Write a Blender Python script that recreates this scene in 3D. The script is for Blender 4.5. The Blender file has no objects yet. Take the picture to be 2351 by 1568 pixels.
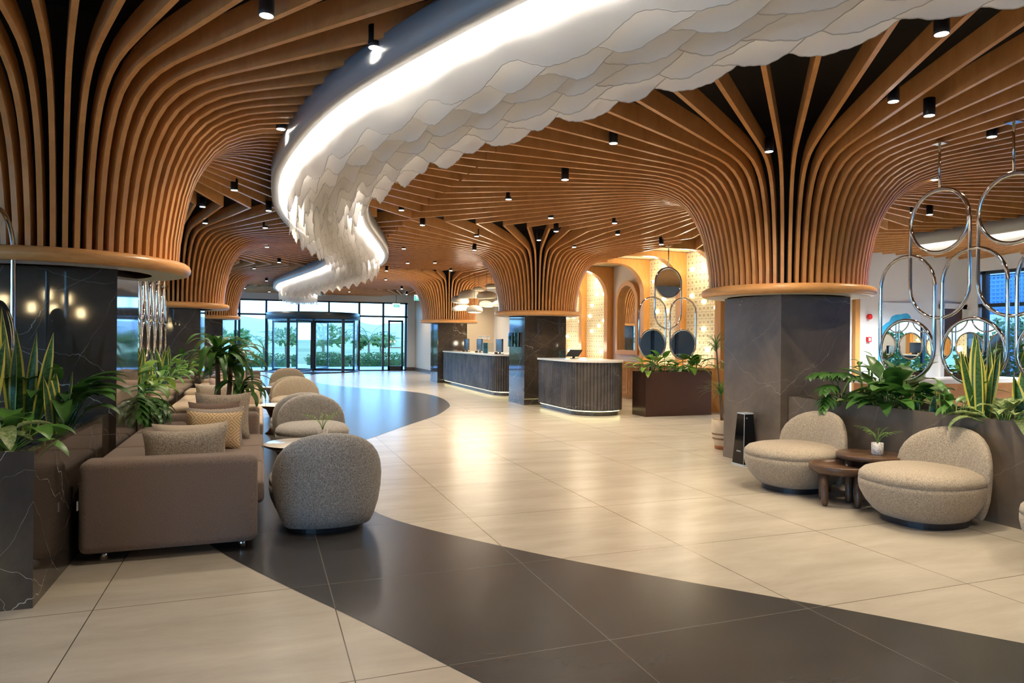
import bpy, bmesh, math, random
from mathutils import Vector, Matrix, noise
random.seed(7)
PI=math.pi; C=bpy.context.scene.collection; sc=bpy.context.scene
cos,sin=math.cos,math.sin
# ------------------------------------------------------------------ camera (grid axes: x across the aisle, y towards the entrance)
YAW=0.34906
cd=bpy.data.cameras.new('camera'); cam=bpy.data.objects.new('camera',cd); C.objects.link(cam); sc.camera=cam
cd.sensor_width=36; cd.lens=36*1581.86/2351; cd.shift_y=-4.3/2351; cd.clip_start=.05; cd.clip_end=2000
cam.matrix_world=Matrix.Translation((0,0,1.5))@Matrix.Rotation(-YAW,4,'Z')@Matrix.Rotation(PI/2,4,'X')@Matrix.Rotation(0.0086,4,'Z')
# ------------------------------------------------------------------ world, exposure
w=bpy.data.worlds.new('sky'); sc.world=w; w.use_nodes=True
nt=w.node_tree; nt.nodes.clear()
o_=nt.nodes.new('ShaderNodeOutputWorld'); bg=nt.nodes.new('ShaderNodeBackground'); tc=nt.nodes.new('ShaderNodeTexCoord')
sp=nt.nodes.new('ShaderNodeSeparateXYZ'); cr=nt.nodes.new('ShaderNodeValToRGB')
nt.links.new(tc.outputs['Generated'],sp.inputs[0]); nt.links.new(sp.outputs[2],cr.inputs[0])
cr.color_ramp.elements[0].position=0.0; cr.color_ramp.elements[0].color=(.27,.61,1.0,1)
cr.color_ramp.elements[1].position=0.5; cr.color_ramp.elements[1].color=(.20,.46,1.0,1)
nt.links.new(cr.outputs[0],bg.inputs[0]); nt.links.new(bg.outputs[0],o_.inputs[0]); bg.inputs[1].default_value=2.9
sc.view_settings.view_transform='Standard'; sc.view_settings.look='None'; sc.view_settings.gamma=1; sc.view_settings.use_curve_mapping=False
sc.view_settings.exposure=1.48
sc.cycles.max_bounces=7; sc.cycles.diffuse_bounces=4; sc.cycles.glossy_bounces=4; sc.cycles.transparent_max_bounces=16; sc.cycles.transmission_bounces=4
sc.cycles.caustics_reflective=False; sc.cycles.caustics_refractive=False; sc.cycles.sample_clamp_indirect=6
SPOT=46.0     # watts of one ceiling downlight
WARM=(1.0,.84,.63)
# ------------------------------------------------------------------ materials
def nodes(m): return m.node_tree.nodes, m.node_tree.links
def mat(name,col,rough=.5,metal=0,spec=.5,emit=None,es=0,coat=0,sheen=0,trans=0):
    m=bpy.data.materials.new(name); m.use_nodes=True; b=m.node_tree.nodes['Principled BSDF']
    b.inputs['Base Color'].default_value=(*col,1); b.inputs['Roughness'].default_value=rough; b.inputs['Metallic'].default_value=metal
    b.inputs['Specular IOR Level'].default_value=spec; b.inputs['Coat Weight'].default_value=coat; b.inputs['Coat Roughness'].default_value=.08
    b.inputs['Sheen Weight'].default_value=sheen
    if emit: b.inputs['Emission Color'].default_value=(*emit,1); b.inputs['Emission Strength'].default_value=es
    return m
def mixcol(m,fac,c1,c2):
    N,L=nodes(m); r=N.new('ShaderNodeValToRGB'); L.new(fac,r.inputs[0])
    r.color_ramp.elements[0].color=(*c1,1); r.color_ramp.elements[1].color=(*c2,1); return r
def coords(m,scale=(1,1,1),kind='Object',rot=(0,0,0)):
    N,L=nodes(m); t=N.new('ShaderNodeTexCoord'); mp=N.new('ShaderNodeMapping'); L.new(t.outputs[kind],mp.inputs[0])
    mp.inputs['Scale'].default_value=scale; mp.inputs['Rotation'].default_value=rot; return mp.outputs[0]
def geopos(m,scale=(1,1,1),rot=(0,0,0)):
    N,L=nodes(m); t=N.new('ShaderNodeNewGeometry'); mp=N.new('ShaderNodeMapping'); L.new(t.outputs['Position'],mp.inputs[0])
    mp.inputs['Scale'].default_value=scale; mp.inputs['Rotation'].default_value=rot; return mp.outputs[0]
def noisetex(m,vec,scale,detail=4,rough=.6,dist=0):
    N,L=nodes(m); n=N.new('ShaderNodeTexNoise'); L.new(vec,n.inputs['Vector']); n.inputs['Scale'].default_value=scale
    n.inputs['Detail'].default_value=detail; n.inputs['Roughness'].default_value=rough; n.inputs['Distortion'].default_value=dist; return n.outputs['Fac']
def math_(m,op,a,b=None,c=None):
    N,L=nodes(m); n=N.new('ShaderNodeMath'); n.operation=op
    for i,v in enumerate((a,b,c)):
        if v is None: continue
        if isinstance(v,(int,float)): n.inputs[i].default_value=v
        else: L.new(v,n.inputs[i])
    return n.outputs[0]
def bump(m,h,strength=.3,dist=.01):
    N,L=nodes(m); b=N.new('ShaderNodeBump'); b.inputs['Strength'].default_value=strength; b.inputs['Distance'].default_value=dist
    L.new(h,b.inputs['Height']); L.new(b.outputs[0],N['Principled BSDF'].inputs['Normal'])
def bsdf(m): return m.node_tree.nodes['Principled BSDF']
def mixrgb(m,fac,a,b):
    N,L=nodes(m); x=N.new('ShaderNodeMix'); x.data_type='RGBA'
    if isinstance(fac,(int,float)): x.inputs[0].default_value=fac
    else: L.new(fac,x.inputs[0])
    for k,v in ((6,a),(7,b)):
        if isinstance(v,tuple): x.inputs[k].default_value=(*v,1)
        else: L.new(v,x.inputs[k])
    return x.outputs[2]
def wood(name,c1,c2,scale,rough=.38):
    m=mat(name,c1,rough,spec=.4); f=noisetex(m,coords(m,scale),3,5,.65,.6); r=mixcol(m,f,c1,c2)
    r.color_ramp.elements[0].position=.3; r.color_ramp.elements[1].position=.7
    nodes(m)[1].new(r.outputs[0],bsdf(m).inputs['Base Color']); return m
M={}
M['slat']=wood('slat_wood',(.58,.27,.085),(.72,.37,.14),(2.2,2.2,1.2),.30)
M['ring']=wood('ring_wood',(.62,.29,.09),(.78,.42,.16),(2,2,14),.3)
M['arch']=wood('arch_wood',(.50,.235,.06),(.62,.31,.09),(6,6,.8),.35)
M['cabinet']=wood('cabinet_wood',(.52,.24,.075),(.66,.33,.12),(3,3,12),.4)
M['darkwood']=wood('dark_wood',(.065,.035,.02),(.13,.072,.042),(9,9,30),.28)
M['black']=mat('matte_black',(.006,.006,.008),.8)
M['blackmetal']=mat('black_metal',(.015,.016,.02),.35,spec=.5)
M['frame']=mat('frame_metal',(.022,.035,.05),.35)
M['chrome']=mat('chrome',(.64,.60,.56),.07,1)
M['mirror']=mat('mirror_glass',(.86,.90,.90),.0,1)
M['brushed']=mat('brushed_metal',(.46,.50,.55),.34,.0)
M['lip']=mat('trim_metal',(.62,.60,.56),.4,.2)
M['led']=mat('led',(1,1,1),.5,emit=(1,.93,.84),es=24)
M['ledwarm']=mat('led_strip',(1,1,1),.5,emit=(1,.91,.40),es=3.5)
M['lens']=mat('lamp_lens',(1,1,1),.5,emit=(1,.93,.80),es=30)
M['bulb']=mat('bulb',(1,1,1),.5,emit=(1,.84,.56),es=6)
M['white']=mat('white_paint',(.74,.72,.69),.6)
M['cream']=mat('cream_paint',(.66,.54,.38),.6)
M['beige']=mat('beige_paint',(.50,.44,.36),.65)
M['ringsoffit']=mat('soffit_paint',(.62,.60,.56),.45)
M['quartz']=mat('quartz_top',(.80,.76,.70),.15)
M['red']=mat('red_plastic',(.65,.012,.01),.3)
M['bronze']=mat('bronze_panel',(.062,.030,.022),.33,.35)
M['plastic']=mat('dark_plastic',(.035,.045,.06),.3)
M['gloss_black']=mat('gloss_black',(.004,.004,.005),.06)
M['soil']=mat('soil',(.02,.013,.008),.9)
M['clay']=mat('terracotta',(.42,.13,.04),.5)
M['paper']=mat('paper',(.75,.75,.78),.5)
M['pot']=mat('pot_cream',(.60,.46,.30),.45)
M['trunk']=mat('bark',(.20,.13,.08),.8)
M['stem']=mat('green_stem',(.10,.20,.03),.5)
M['concrete_lamp']=mat('plaster_shade',(.42,.38,.31),.85)
M['lampin']=mat('lamp_diffuser',(1,1,1),.5,emit=(1,.92,.72),es=4)
M['pbulb']=mat('warm_bulb',(1,1,1),.5,emit=(1,.78,.42),es=25)
M['rattan']=mat('rattan',(.30,.20,.10),.6)
M['exit']=mat('exit_green',(.02,.40,.36),.4,emit=(.02,.62,.50),es=.35)
M['exitw']=mat('exit_white',(.8,1,1),.4,emit=(.75,1,1),es=.45)
def gl():
    m=bpy.data.materials.new('window_glass'); m.use_nodes=True; N,L=nodes(m); N.clear()
    o=N.new('ShaderNodeOutputMaterial'); mx=N.new('ShaderNodeMixShader'); t=N.new('ShaderNodeBsdfTransparent'); g=N.new('ShaderNodeBsdfGlossy')
    t.inputs[0].default_value=(.90,.96,.98,1); g.inputs[1].default_value=.02; fr=N.new('ShaderNodeFresnel'); fr.inputs[0].default_value=1.35
    L.new(fr.outputs[0],mx.inputs[0]); L.new(t.outputs[0],mx.inputs[1]); L.new(g.outputs[0],mx.inputs[2]); L.new(mx.outputs[0],o.inputs[0]); return m
M['glass']=gl()
def marble(name,base,dark,rough,vein=.75,vs=1.0,width=.012,seams=True):
    m=mat(name,base,rough,spec=.5); N,L=nodes(m); p=geopos(m)
    n1=noisetex(m,p,1.7,6,.62,.4); r=mixcol(m,n1,dark,base); r.color_ramp.elements[0].position=.35; r.color_ramp.elements[1].position=.68
    col=r.outputs[0]
    sx=N.new('ShaderNodeSeparateXYZ'); L.new(p,sx.inputs[0]); wob=noisetex(m,p,1.1*vs,5,.55)
    for k,(dx,dy,dz,fr,wd,am) in enumerate(((.5,.6,.62,.95,width,.9),(-.65,-.4,.75,1.15,width*.6,.8),(.2,.3,.95,1.6,width*.5,1.1),(-.9,.5,.5,2.3,width*.5,.7))):
        q=math_(m,'ADD',math_(m,'ADD',math_(m,'MULTIPLY',sx.outputs[0],dx*fr*vs),math_(m,'MULTIPLY',sx.outputs[1],dy*fr*vs)),math_(m,'MULTIPLY_ADD',sx.outputs[2],dz*fr*vs,k*.37))
        q=math_(m,'FRACT',math_(m,'MULTIPLY_ADD',wob,am,q)); d=math_(m,'ABSOLUTE',math_(m,'SUBTRACT',q,.5))
        br=noisetex(m,geopos(m,(1,1,1),(k,k*.7,.3)),2.6*vs,3,.6); tw=math_(m,'MULTIPLY_ADD',br,wd*1.1,-wd*.38)
        v=math_(m,'MULTIPLY',math_(m,'LESS_THAN',d,tw),vein); col=mixrgb(m,v,col,(.62,.58,.52))
    L.new(col,bsdf(m).inputs['Base Color']); return m
M['marble']=marble('dark_marble',(.085,.066,.050),(.040,.032,.026),.05,.7,1.1,.013)
M['marble2']=marble('grey_brown_marble',(.19,.145,.105),(.10,.078,.057),.30,.5,.5,.007)
M['marble_desk']=marble('fluted_marble',(.105,.095,.088),(.055,.050,.048),.12,.30,1.6,.012)
def floor_mat(name,c1,c2,grout,rough):
    m=mat(name,c1,rough,spec=.5); N,L=nodes(m); p=geopos(m)
    n=noisetex(m,geopos(m,(.55,2.2,1),(0,0,.2)),1.5,7,.68,.3); r=mixcol(m,n,c2,c1); r.color_ramp.elements[0].position=.3; r.color_ramp.elements[1].position=.66
    s=N.new('ShaderNodeSeparateXYZ'); L.new(p,s.inputs[0]); col=r.outputs[0]
    g=None
    for ax,off in ((0,-.854),(1,4.32)):
        f=math_(m,'FRACT',math_(m,'ADD',math_(m,'DIVIDE',math_(m,'SUBTRACT',s.outputs[ax],off),1.2523),.5)); d=math_(m,'ABSOLUTE',math_(m,'SUBTRACT',f,.5))
        l=math_(m,'LESS_THAN',d,.0023); g=l if g is None else math_(m,'MAXIMUM',g,l)
    col=mixrgb(m,g,col,grout); L.new(col,bsdf(m).inputs['Base Color'])
    return m
M['floor']=floor_mat('beige_floor_tile',(.50,.445,.365),(.385,.34,.275),(.10,.075,.05),.27)
M['inlay']=floor_mat('charcoal_floor_tile',(.052,.049,.047),(.036,.034,.034),(.13,.115,.10),.26)
def fabric(name,c1,c2,scale,rough=.95,bs=.5,sheen=.2,lo=.38,hi=.62):
    m=mat(name,c1,rough,spec=.15,sheen=sheen); f=noisetex(m,coords(m),scale,3,.7); r=mixcol(m,f,c2,c1)
    r.color_ramp.elements[0].position=lo; r.color_ramp.elements[1].position=hi
    nodes(m)[1].new(r.outputs[0],bsdf(m).inputs['Base Color']); bump(m,f,bs,.004); return m
M['boucle']=fabric('beige_boucle',(.49,.41,.31),(.24,.19,.135),130,bs=.8)
M['boucle_grey']=fabric('grey_boucle',(.46,.43,.40),(.16,.15,.14),120,bs=.8)
M['sofa']=fabric('taupe_linen',(.25,.185,.15),(.14,.10,.082),200,bs=.3)
M['sofa_light']=fabric('sand_linen',(.48,.38,.28),(.38,.29,.21),220,bs=.3)
M['pil_grey']=fabric('speckled_wool',(.46,.39,.31),(.17,.14,.115),130,bs=.6)
M['pil_brown']=fabric('brown_linen',(.24,.17,.14),(.16,.11,.09),250,bs=.3)
M['pil_pink']=fabric('rose_linen',(.40,.28,.22),(.32,.22,.17),250,bs=.3)
M['pil_cream']=fabric('dotted_cream_wool',(.55,.46,.36),(.10,.07,.05),42,bs=.5,lo=.30,hi=.36)
def diamond(name,c1,c2,s):
    m=mat(name,c1,.9,spec=.2); N,L=nodes(m); v=coords(m,(s,s,s)); x=N.new('ShaderNodeSeparateXYZ'); L.new(v,x.inputs[0])
    fa=math_(m,'PINGPONG',x.outputs[0],1.0); fb=math_(m,'PINGPONG',x.outputs[2],1.3)
    sm=math_(m,'MULTIPLY',math_(m,'ADD',fa,fb),2.6); w_=math_(m,'FRACT',sm); k=math_(m,'GREATER_THAN',w_,.55)
    L.new(mixrgb(m,k,c1,c2),bsdf(m).inputs['Base Color']); return m
M['pil_gold']=diamond('gold_diamond_weave',(.62,.52,.40),(.46,.27,.08),13)
M['pil_bw']=diamond('black_white_zigzag',(.68,.62,.55),(.05,.045,.045),24)
def sheetmat():
    m=bpy.data.materials.new('sheer_fabric'); m.use_nodes=True; N,L=nodes(m); N.clear()
    o=N.new('ShaderNodeOutputMaterial'); d=N.new('ShaderNodeBsdfDiffuse'); t=N.new('ShaderNodeBsdfTranslucent'); tr=N.new('ShaderNodeBsdfTransparent')
    d.inputs[0].default_value=(.92,.90,.87,1); t.inputs[0].default_value=(.90,.87,.83,1); a=N.new('ShaderNodeMixShader'); b=N.new('ShaderNodeMixShader')
    a.inputs[0].default_value=.42; L.new(d.outputs[0],a.inputs[1]); L.new(t.outputs[0],a.inputs[2])
    b.inputs[0].default_value=.10; L.new(a.outputs[0],b.inputs[1]); L.new(tr.outputs[0],b.inputs[2]); L.new(b.outputs[0],o.inputs[0]); return m
M['sheet']=sheetmat(); M['hem']=mat('sheet_hem',(.62,.59,.55),.8)
def leafmat(name,c1,c2,rough=.35,scale=6,stretch=(1,1,1)):
    m=mat(name,c1,rough,spec=.5); f=noisetex(m,geopos(m,stretch),scale,3,.6); r=mixcol(m,f,c2,c1)
    r.color_ramp.elements[0].position=.35; r.color_ramp.elements[1].position=.65
    N,L=nodes(m); L.new(r.outputs[0],bsdf(m).inputs['Base Color']); b=bsdf(m); b.inputs['Subsurface Weight'].default_value=0
    t=N.new('ShaderNodeBsdfTranslucent'); L.new(r.outputs[0],t.inputs[0]); mx=N.new('ShaderNodeMixShader'); mx.inputs[0].default_value=.25
    o=[n for n in N if n.type=='OUTPUT_MATERIAL'][0]; L.new(b.outputs[0],mx.inputs[1]); L.new(t.outputs[0],mx.inputs[2]); L.new(mx.outputs[0],o.inputs[0]); return m
M['leaf']=leafmat('leaf_green',(.13,.31,.05),(.055,.16,.028))
M['leaf_dark']=leafmat('leaf_dark_green',(.075,.20,.035),(.035,.105,.022))
M['leaf_bright']=leafmat('leaf_bright_green',(.24,.38,.05),(.12,.26,.03))
M['leaf_var']=leafmat('leaf_variegated',(.50,.55,.26),(.10,.22,.05),.4,55)
M['snake']=leafmat('snake_leaf_centre',(.09,.22,.07),(.035,.10,.035),.35,30,(1,1,2.5))
M['snake_edge']=mat('snake_leaf_edge',(.68,.60,.10),.4)
M['shrub']=leafmat('shrub_green',(.12,.21,.035),(.035,.08,.015),.6,9)
M['palmleaf']=leafmat('palm_green',(.26,.33,.06),(.10,.16,.03),.5,4)
def eggcrate():
    m=mat('eggcrate_panel',(.78,.70,.46),.5); N,L=nodes(m); v=coords(m,(1,1,1)); s=N.new('ShaderNodeSeparateXYZ'); L.new(v,s.inputs[0])
    T=.155; ds=[]; ln=None
    for ax in (0,2):
        f=math_(m,'FRACT',math_(m,'DIVIDE',s.outputs[ax],T)); d=math_(m,'SUBTRACT',f,.5); ds.append(math_(m,'MULTIPLY',d,d))
        l=math_(m,'GREATER_THAN',math_(m,'ABSOLUTE',d),.46); ln=l if ln is None else math_(m,'MAXIMUM',ln,l)
    r=math_(m,'SQRT',math_(m,'ADD',ds[0],ds[1])); N2=N.new('ShaderNodeMapRange'); L.new(r,N2.inputs[0]); N2.inputs[1].default_value=.14; N2.inputs[2].default_value=.24
    h=math_(m,'SUBTRACT',N2.outputs[0],ln); bump(m,h,1.0,.035)
    dimple_shade=math_(m,'LESS_THAN',r,.13); c=mixrgb(m,dimple_shade,(.78,.70,.46),(.50,.40,.22)); c=mixrgb(m,ln,c,(.50,.42,.24)); L.new(c,bsdf(m).inputs['Base Color']); return m  # dimple centres coloured darker, standing in for the shade inside them
M['egg']=eggcrate()
def pattern_pot():
    m=mat('patterned_pot',(.66,.62,.58),.5); f=noisetex(m,coords(m),90,1,.5); k=math_(m,'GREATER_THAN',f,.52); N,L=nodes(m)
    L.new(mixrgb(m,k,(.70,.66,.62),(.40,.37,.36)),bsdf(m).inputs['Base Color']); return m
M['potpat']=pattern_pot()
def art():
    m=mat('ink_painting',(.8,.8,.8),.4); N,L=nodes(m); v=coords(m); s=N.new('ShaderNodeSeparateXYZ'); L.new(v,s.inputs[0])
    n=noisetex(m,v,2.2,5,.6,1.2); r=mixcol(m,n,(.01,.22,.50),(.10,.62,.86)); e=math_(m,'MULTIPLY_ADD',noisetex(m,v,1.6,2),.5,.15)
    k=math_(m,'LESS_THAN',math_(m,'MULTIPLY_ADD',math_(m,'MULTIPLY',s.outputs[0],s.outputs[0]),.85,s.outputs[2]),e)
    L.new(mixrgb(m,k,(.74,.78,.82),r.outputs[0]),bsdf(m).inputs['Base Color']); return m
M['art']=art()
M['paving']=mat('terrace_paving',(.42,.50,.58),.7)
M['grass']=leafmat('meadow',(.26,.25,.11),(.15,.17,.07),.9,.05)
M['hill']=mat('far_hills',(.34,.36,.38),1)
M['bluewall']=mat('blue_grey_cladding',(.16,.36,.60),.5)
# ------------------------------------------------------------------ mesh helpers
class MB:
    def __init__(s): s.v=[]; s.f=[]; s.m=[]; s.sm=[]
    def add(s,vs,fs,mi=0,smooth=True):
        n=len(s.v); s.v+= [tuple(p) for p in vs]; s.f+= [tuple(i+n for i in f) for f in fs]; s.m+=[mi]*len(fs); s.sm+=[smooth]*len(fs); return s
    def box(s,x0,x1,y0,y1,z0,z1,mi=0):
        v=[(x,y,z) for z in (z0,z1) for y in (y0,y1) for x in (x0,x1)]
        return s.add(v,[(0,2,3,1),(4,5,7,6),(0,1,5,4),(2,6,7,3),(0,4,6,2),(1,3,7,5)],mi,False)
    def quadloft(s,rings,closed=True,cap0=False,cap1=False,mi=0,smooth=True):
        n=len(rings[0]); vs=[p for r in rings for p in r]; fs=[]
        for i in range(len(rings)-1):
            for j in range(n if closed else n-1):
                k=(j+1)%n; fs.append((i*n+j,i*n+k,(i+1)*n+k,(i+1)*n+j))
        if cap0: fs.append(tuple(range(n-1,-1,-1)))
        if cap1: fs.append(tuple((len(rings)-1)*n+j for j in range(n)))
        return s.add(vs,fs,mi,smooth)
    def lathe(s,prof,n=32,c=(0,0,0),cap=False,mi=0,smooth=True):
        return s.quadloft([[(c[0]+r*cos(2*PI*j/n),c[1]+r*sin(2*PI*j/n),c[2]+z) for j in range(n)] for r,z in prof],True,cap,cap,mi,smooth)
    def tube(s,pts,r,n=8,closed=False,cap=True,mi=0,up=None):
        pts=[Vector(p) for p in pts]; N_=len(pts); rings=[]; rr=r if isinstance(r,(list,tuple)) else [r]*N_
        pu=None
        for i,p in enumerate(pts):
            a=pts[(i-1)%N_] if (closed or i>0) else p; b=pts[(i+1)%N_] if (closed or i<N_-1) else p
            t=(b-a).normalized()
            if pu is None: u=t.orthogonal().normalized() if up is None else Vector(up)
            else: u=pu
            u=(u-t*u.dot(t)).normalized(); pu=u; w_=t.cross(u)
            rings.append([p+(u*cos(2*PI*j/n)+w_*sin(2*PI*j/n))*rr[i] for j in range(n)])
        if closed: rings.append(rings[0])
        return s.quadloft(rings,True,cap and not closed,cap and not closed,mi)
    def build(s,name,mats,parent=None,loc=None,rot=None,auto=True):
        me=bpy.data.meshes.new(name); me.from_pydata(s.v,[],s.f)
        if not isinstance(mats,(list,tuple)): mats=[mats]
        for m in mats: me.materials.append(M[m] if isinstance(m,str) else m)
        me.polygons.foreach_set('material_index',s.m); me.polygons.foreach_set('use_smooth',s.sm); me.update()
        o=bpy.data.objects.new(name,me); C.objects.link(o)
        if parent is not None: o.parent=parent
        if loc: o.location=loc
        if rot is not None: o.rotation_euler=(0,0,rot)
        return o
def rbox(x0,x1,y0,y1,z0,z1,r,seg=3,puff=0):
    """rounded box as MB"""
    bm=bmesh.new(); bmesh.ops.create_cube(bm,size=1)
    bmesh.ops.scale(bm,vec=(x1-x0,y1-y0,z1-z0),verts=bm.verts); bmesh.ops.translate(bm,vec=((x0+x1)/2,(y0+y1)/2,(z0+z1)/2),verts=bm.verts)
    bmesh.ops.bevel(bm,geom=bm.edges[:]+bm.verts[:],offset=r,segments=seg,profile=.5,affect='EDGES')
    b=MB(); bm.verts.index_update(); b.add([v.co[:] for v in bm.verts],[[v.index for v in f.verts] for f in bm.faces]); bm.free(); return b
def join(a,b,mi=0): a.add(b.v,b.f,mi); return a
def thing(name,label,cat,loc=(0,0,0),rot=0,group=None):
    o=bpy.data.objects.new(name,None); C.objects.link(o); o.location=loc; o.rotation_euler=(0,0,rot); o.empty_display_size=.1
    o['label']=label; o['category']=cat
    if group: o['group']=group
    return o
def tag(o,label,cat,group=None,kind=None):
    o['label']=label; o['category']=cat
    if group: o['group']=group
    if kind: o['kind']=kind
    return o
def struct(o): o['kind']='structure'; return o
def dup(root,loc,rot,label):
    r=root.copy(); C.objects.link(r); r.location=loc; r.rotation_euler=(0,0,rot); r['label']=label
    for ch in [c for c in C.objects if c.parent==root]:
        c=ch.copy(); C.objects.link(c); c.parent=r
        for g in [g for g in C.objects if g.parent==ch]:
            d=g.copy(); C.objects.link(d); d.parent=c
    return r
def catmull(P,n):
    out=[]; P=[Vector((*p,0)) if len(p)==2 else Vector(p) for p in P]
    for i in range(len(P)-1):
        a=P[max(i-1,0)];b=P[i];c=P[i+1];d=P[min(i+2,len(P)-1)]
        for k in range(n):
            t=k/n; out.append(.5*((2*b)+(-a+c)*t+(2*a-5*b+4*c-d)*t*t+(-a+3*b-3*c+d)*t**3))
    out.append(P[-1]); return out
# ------------------------------------------------------------------ floor and its charcoal inlay
AL,AR=-1.64,6.20; ROWS=[6.98,15.28,23.56]; HC=.52; ZC=3.45; DB=8.29
struct(MB().add([(-9,-7,0),(16.2,-7,0),(16.2,32.3,0),(-9,32.3,0)],[(0,1,2,3)]).build('floor','floor'))
R_=[(6.2,-1.2),(4.9,.75),(3.6,2.36),(3.02,3.07),(2.36,3.82),(1.97,4.29),(1.65,4.72),(1.29,5.25),(1.1,5.59),(.95,5.95),(.78,6.9),(.82,8.2),(1.15,9.7),(1.64,10.58),(2.44,11.91),(3.2,13.12),(3.72,14.27),(4.04,15.19),(4.29,16.78),(4.25,18.33),(3.88,19.56),(3.3,20.58),(2.75,21.3),(2.1,22.64),(1.6,24.6),(1.5,26.6),(1.9,28.8),(2.6,30.6)]
L_=[(3.4,-1.8),(2.6,-.4),(1.6,1.5),(.915,2.87),(.64,3.44),(.40,3.91),(.18,4.32),(-.24,5.18),(-.6,6.2),(-.85,7.4),(-.88,8.8),(-.75,10.2),(-.45,11.8),(-.02,13.35),(.34,14.3),(.75,15.6),(.95,17.2),(.85,19.0),(.4,21),(0,23),(-.2,25.2),(-.1,27.5),(.5,29.8),(.9,30.6)]
def resample(P,n):
    d=[0]
    for i in range(1,len(P)): d.append(d[-1]+(P[i]-P[i-1]).length)
    out=[];k=0
    for i in range(n):
        t=d[-1]*i/(n-1)
        while k<len(P)-2 and d[k+1]<t: k+=1
        u=(t-d[k])/max(1e-9,d[k+1]-d[k]); out.append(P[k].lerp(P[k+1],min(1,u)))
    return out
A_=resample(catmull(R_,8),160); B_=resample(catmull(L_,8),160)
struct(MB().add([(p.x,p.y,.002) for p in A_]+[(p.x,p.y,.002) for p in B_],[(i,i+1,161+i,160+i) for i in range(159)],0,False).build('floor_inlay','inlay'))
# ------------------------------------------------------------------ shell
struct(MB().box(-9,16.2,-7,32.3,3.98,4.1).build('ceiling','black'))
WB=32.1
def wall(name,m,*b): return struct(MB().box(*b).build(name,m))
b=MB(); b.box(-9,-.95,WB,WB+.25,3.18,3.98); b.box(-.95,6.45,WB,WB+.25,3.18,3.98); b.box(6.45,6.9,WB,WB+.25,0,3.98); struct(b.build('wall_front','white'))
b=MB(); b.box(6.8,10.4,28.4,WB+.25,0,3.98); struct(b.build('wall_reception','cream'))
wall('wall_niche','white',9.5,9.9,11.7,28.4,0,3.98)
wall('wall_passage','white',9.3,15.8,11.53,11.7,0,3.98)
b=MB(); b.box(15.6,15.8,11.33,11.53,0,3.98); b.box(15.6,15.8,-7,11.33,3.17,3.98); struct(b.build('wall_right','white'))
b=MB(); b.box(-9,-8.8,-7,WB,3.17,3.98); struct(b.build('wall_left','white'))
b=MB(); b.box(-9,16,-7.2,-7,2.9,3.98).box(-6,16,-7.2,-7,0,2.9); struct(b.build('wall_back','beige'))
struct(MB().box(6.42,6.79,WB-.03,WB,0,.16).box(6.77,6.80,28.4,WB-.03,0,.16).build('baseboard_front','marble2'))
struct(MB().box(7.83,10.4,21.1,28.4,3.47,3.52).build('ceiling_reception','white'))
# windows
def window(name,axis,c,lo,hi,ztop,ztr,muls,tr_muls=None,pane=True,thick=.06):
    fr=MB()
    def bx(u0,u1,z0,z1,t=thick):
        if axis=='x': fr.box(u0,u1,c-t,c+t,z0,z1)
        else: fr.box(c-t,c+t,u0,u1,z0,z1)
    bx(lo,hi,ztop-.07,ztop); bx(lo,hi,0,.05); bx(lo,hi,ztr-.04,ztr+.04)
    for u in muls: bx(u-.045,u+.045,0,ztop)
    for u in (tr_muls or []): bx(u-.04,u+.04,ztr,ztop)
    o=struct(fr.build(name,'frame'))
    g=MB()
    if axis=='x': g.add([(lo,c,0),(hi,c,0),(hi,c,ztop),(lo,c,ztop)],[(0,1,2,3)])
    else: g.add([(c,lo,0),(c,hi,0),(c,hi,ztop),(c,lo,ztop)],[(0,1,2,3)])
    g.build('window_pane','glass',o); return o
window('window_1','x',WB+.05,-.95,.2,3.18,2.52,[-.9,.2])
window('window_2','x',WB+.05,4.2,6.45,3.18,2.52,[4.22,5.32,6.38],[])
# transom lights above the revolving door
fr=MB(); fr.box(.2,4.2,WB,WB+.1,3.11,3.18)
for u in (1.56,2.87): fr.box(u-.04,u+.04,WB,WB+.1,2.52,3.18)
fr.box(.2,4.2,WB,WB+.1,2.48,2.56); o=struct(fr.build('window_3','frame')); MB().add([(.2,WB+.05,2.5),(4.2,WB+.05,2.5),(4.2,WB+.05,3.18),(.2,WB+.05,3.18)],[(0,1,2,3)]).build('window_pane','glass',o)
window('window_4','x',WB+.05,-8.8,-.95,3.18,2.52,[-8.75,-7.2,-5.6,-4.0,-2.4,-1.05])
window('window_5','y',15.7,4.0,11.33,3.17,2.38,[11.2,9.4,7.6,5.8,4.05],thick=.07)
window('window_6','y',15.7,-7,4.0,3.17,2.38,[2.2,.4,-1.4,-3.2,-5,-6.9])
window('window_7','y',-8.9,-7,WB,3.17,2.38,[-6.9+2.2*i for i in range(18)])
window('window_8','x',-7.1,-8.8,-6,2.9,2.3,[-8.7,-7.4,-6.05])
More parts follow.
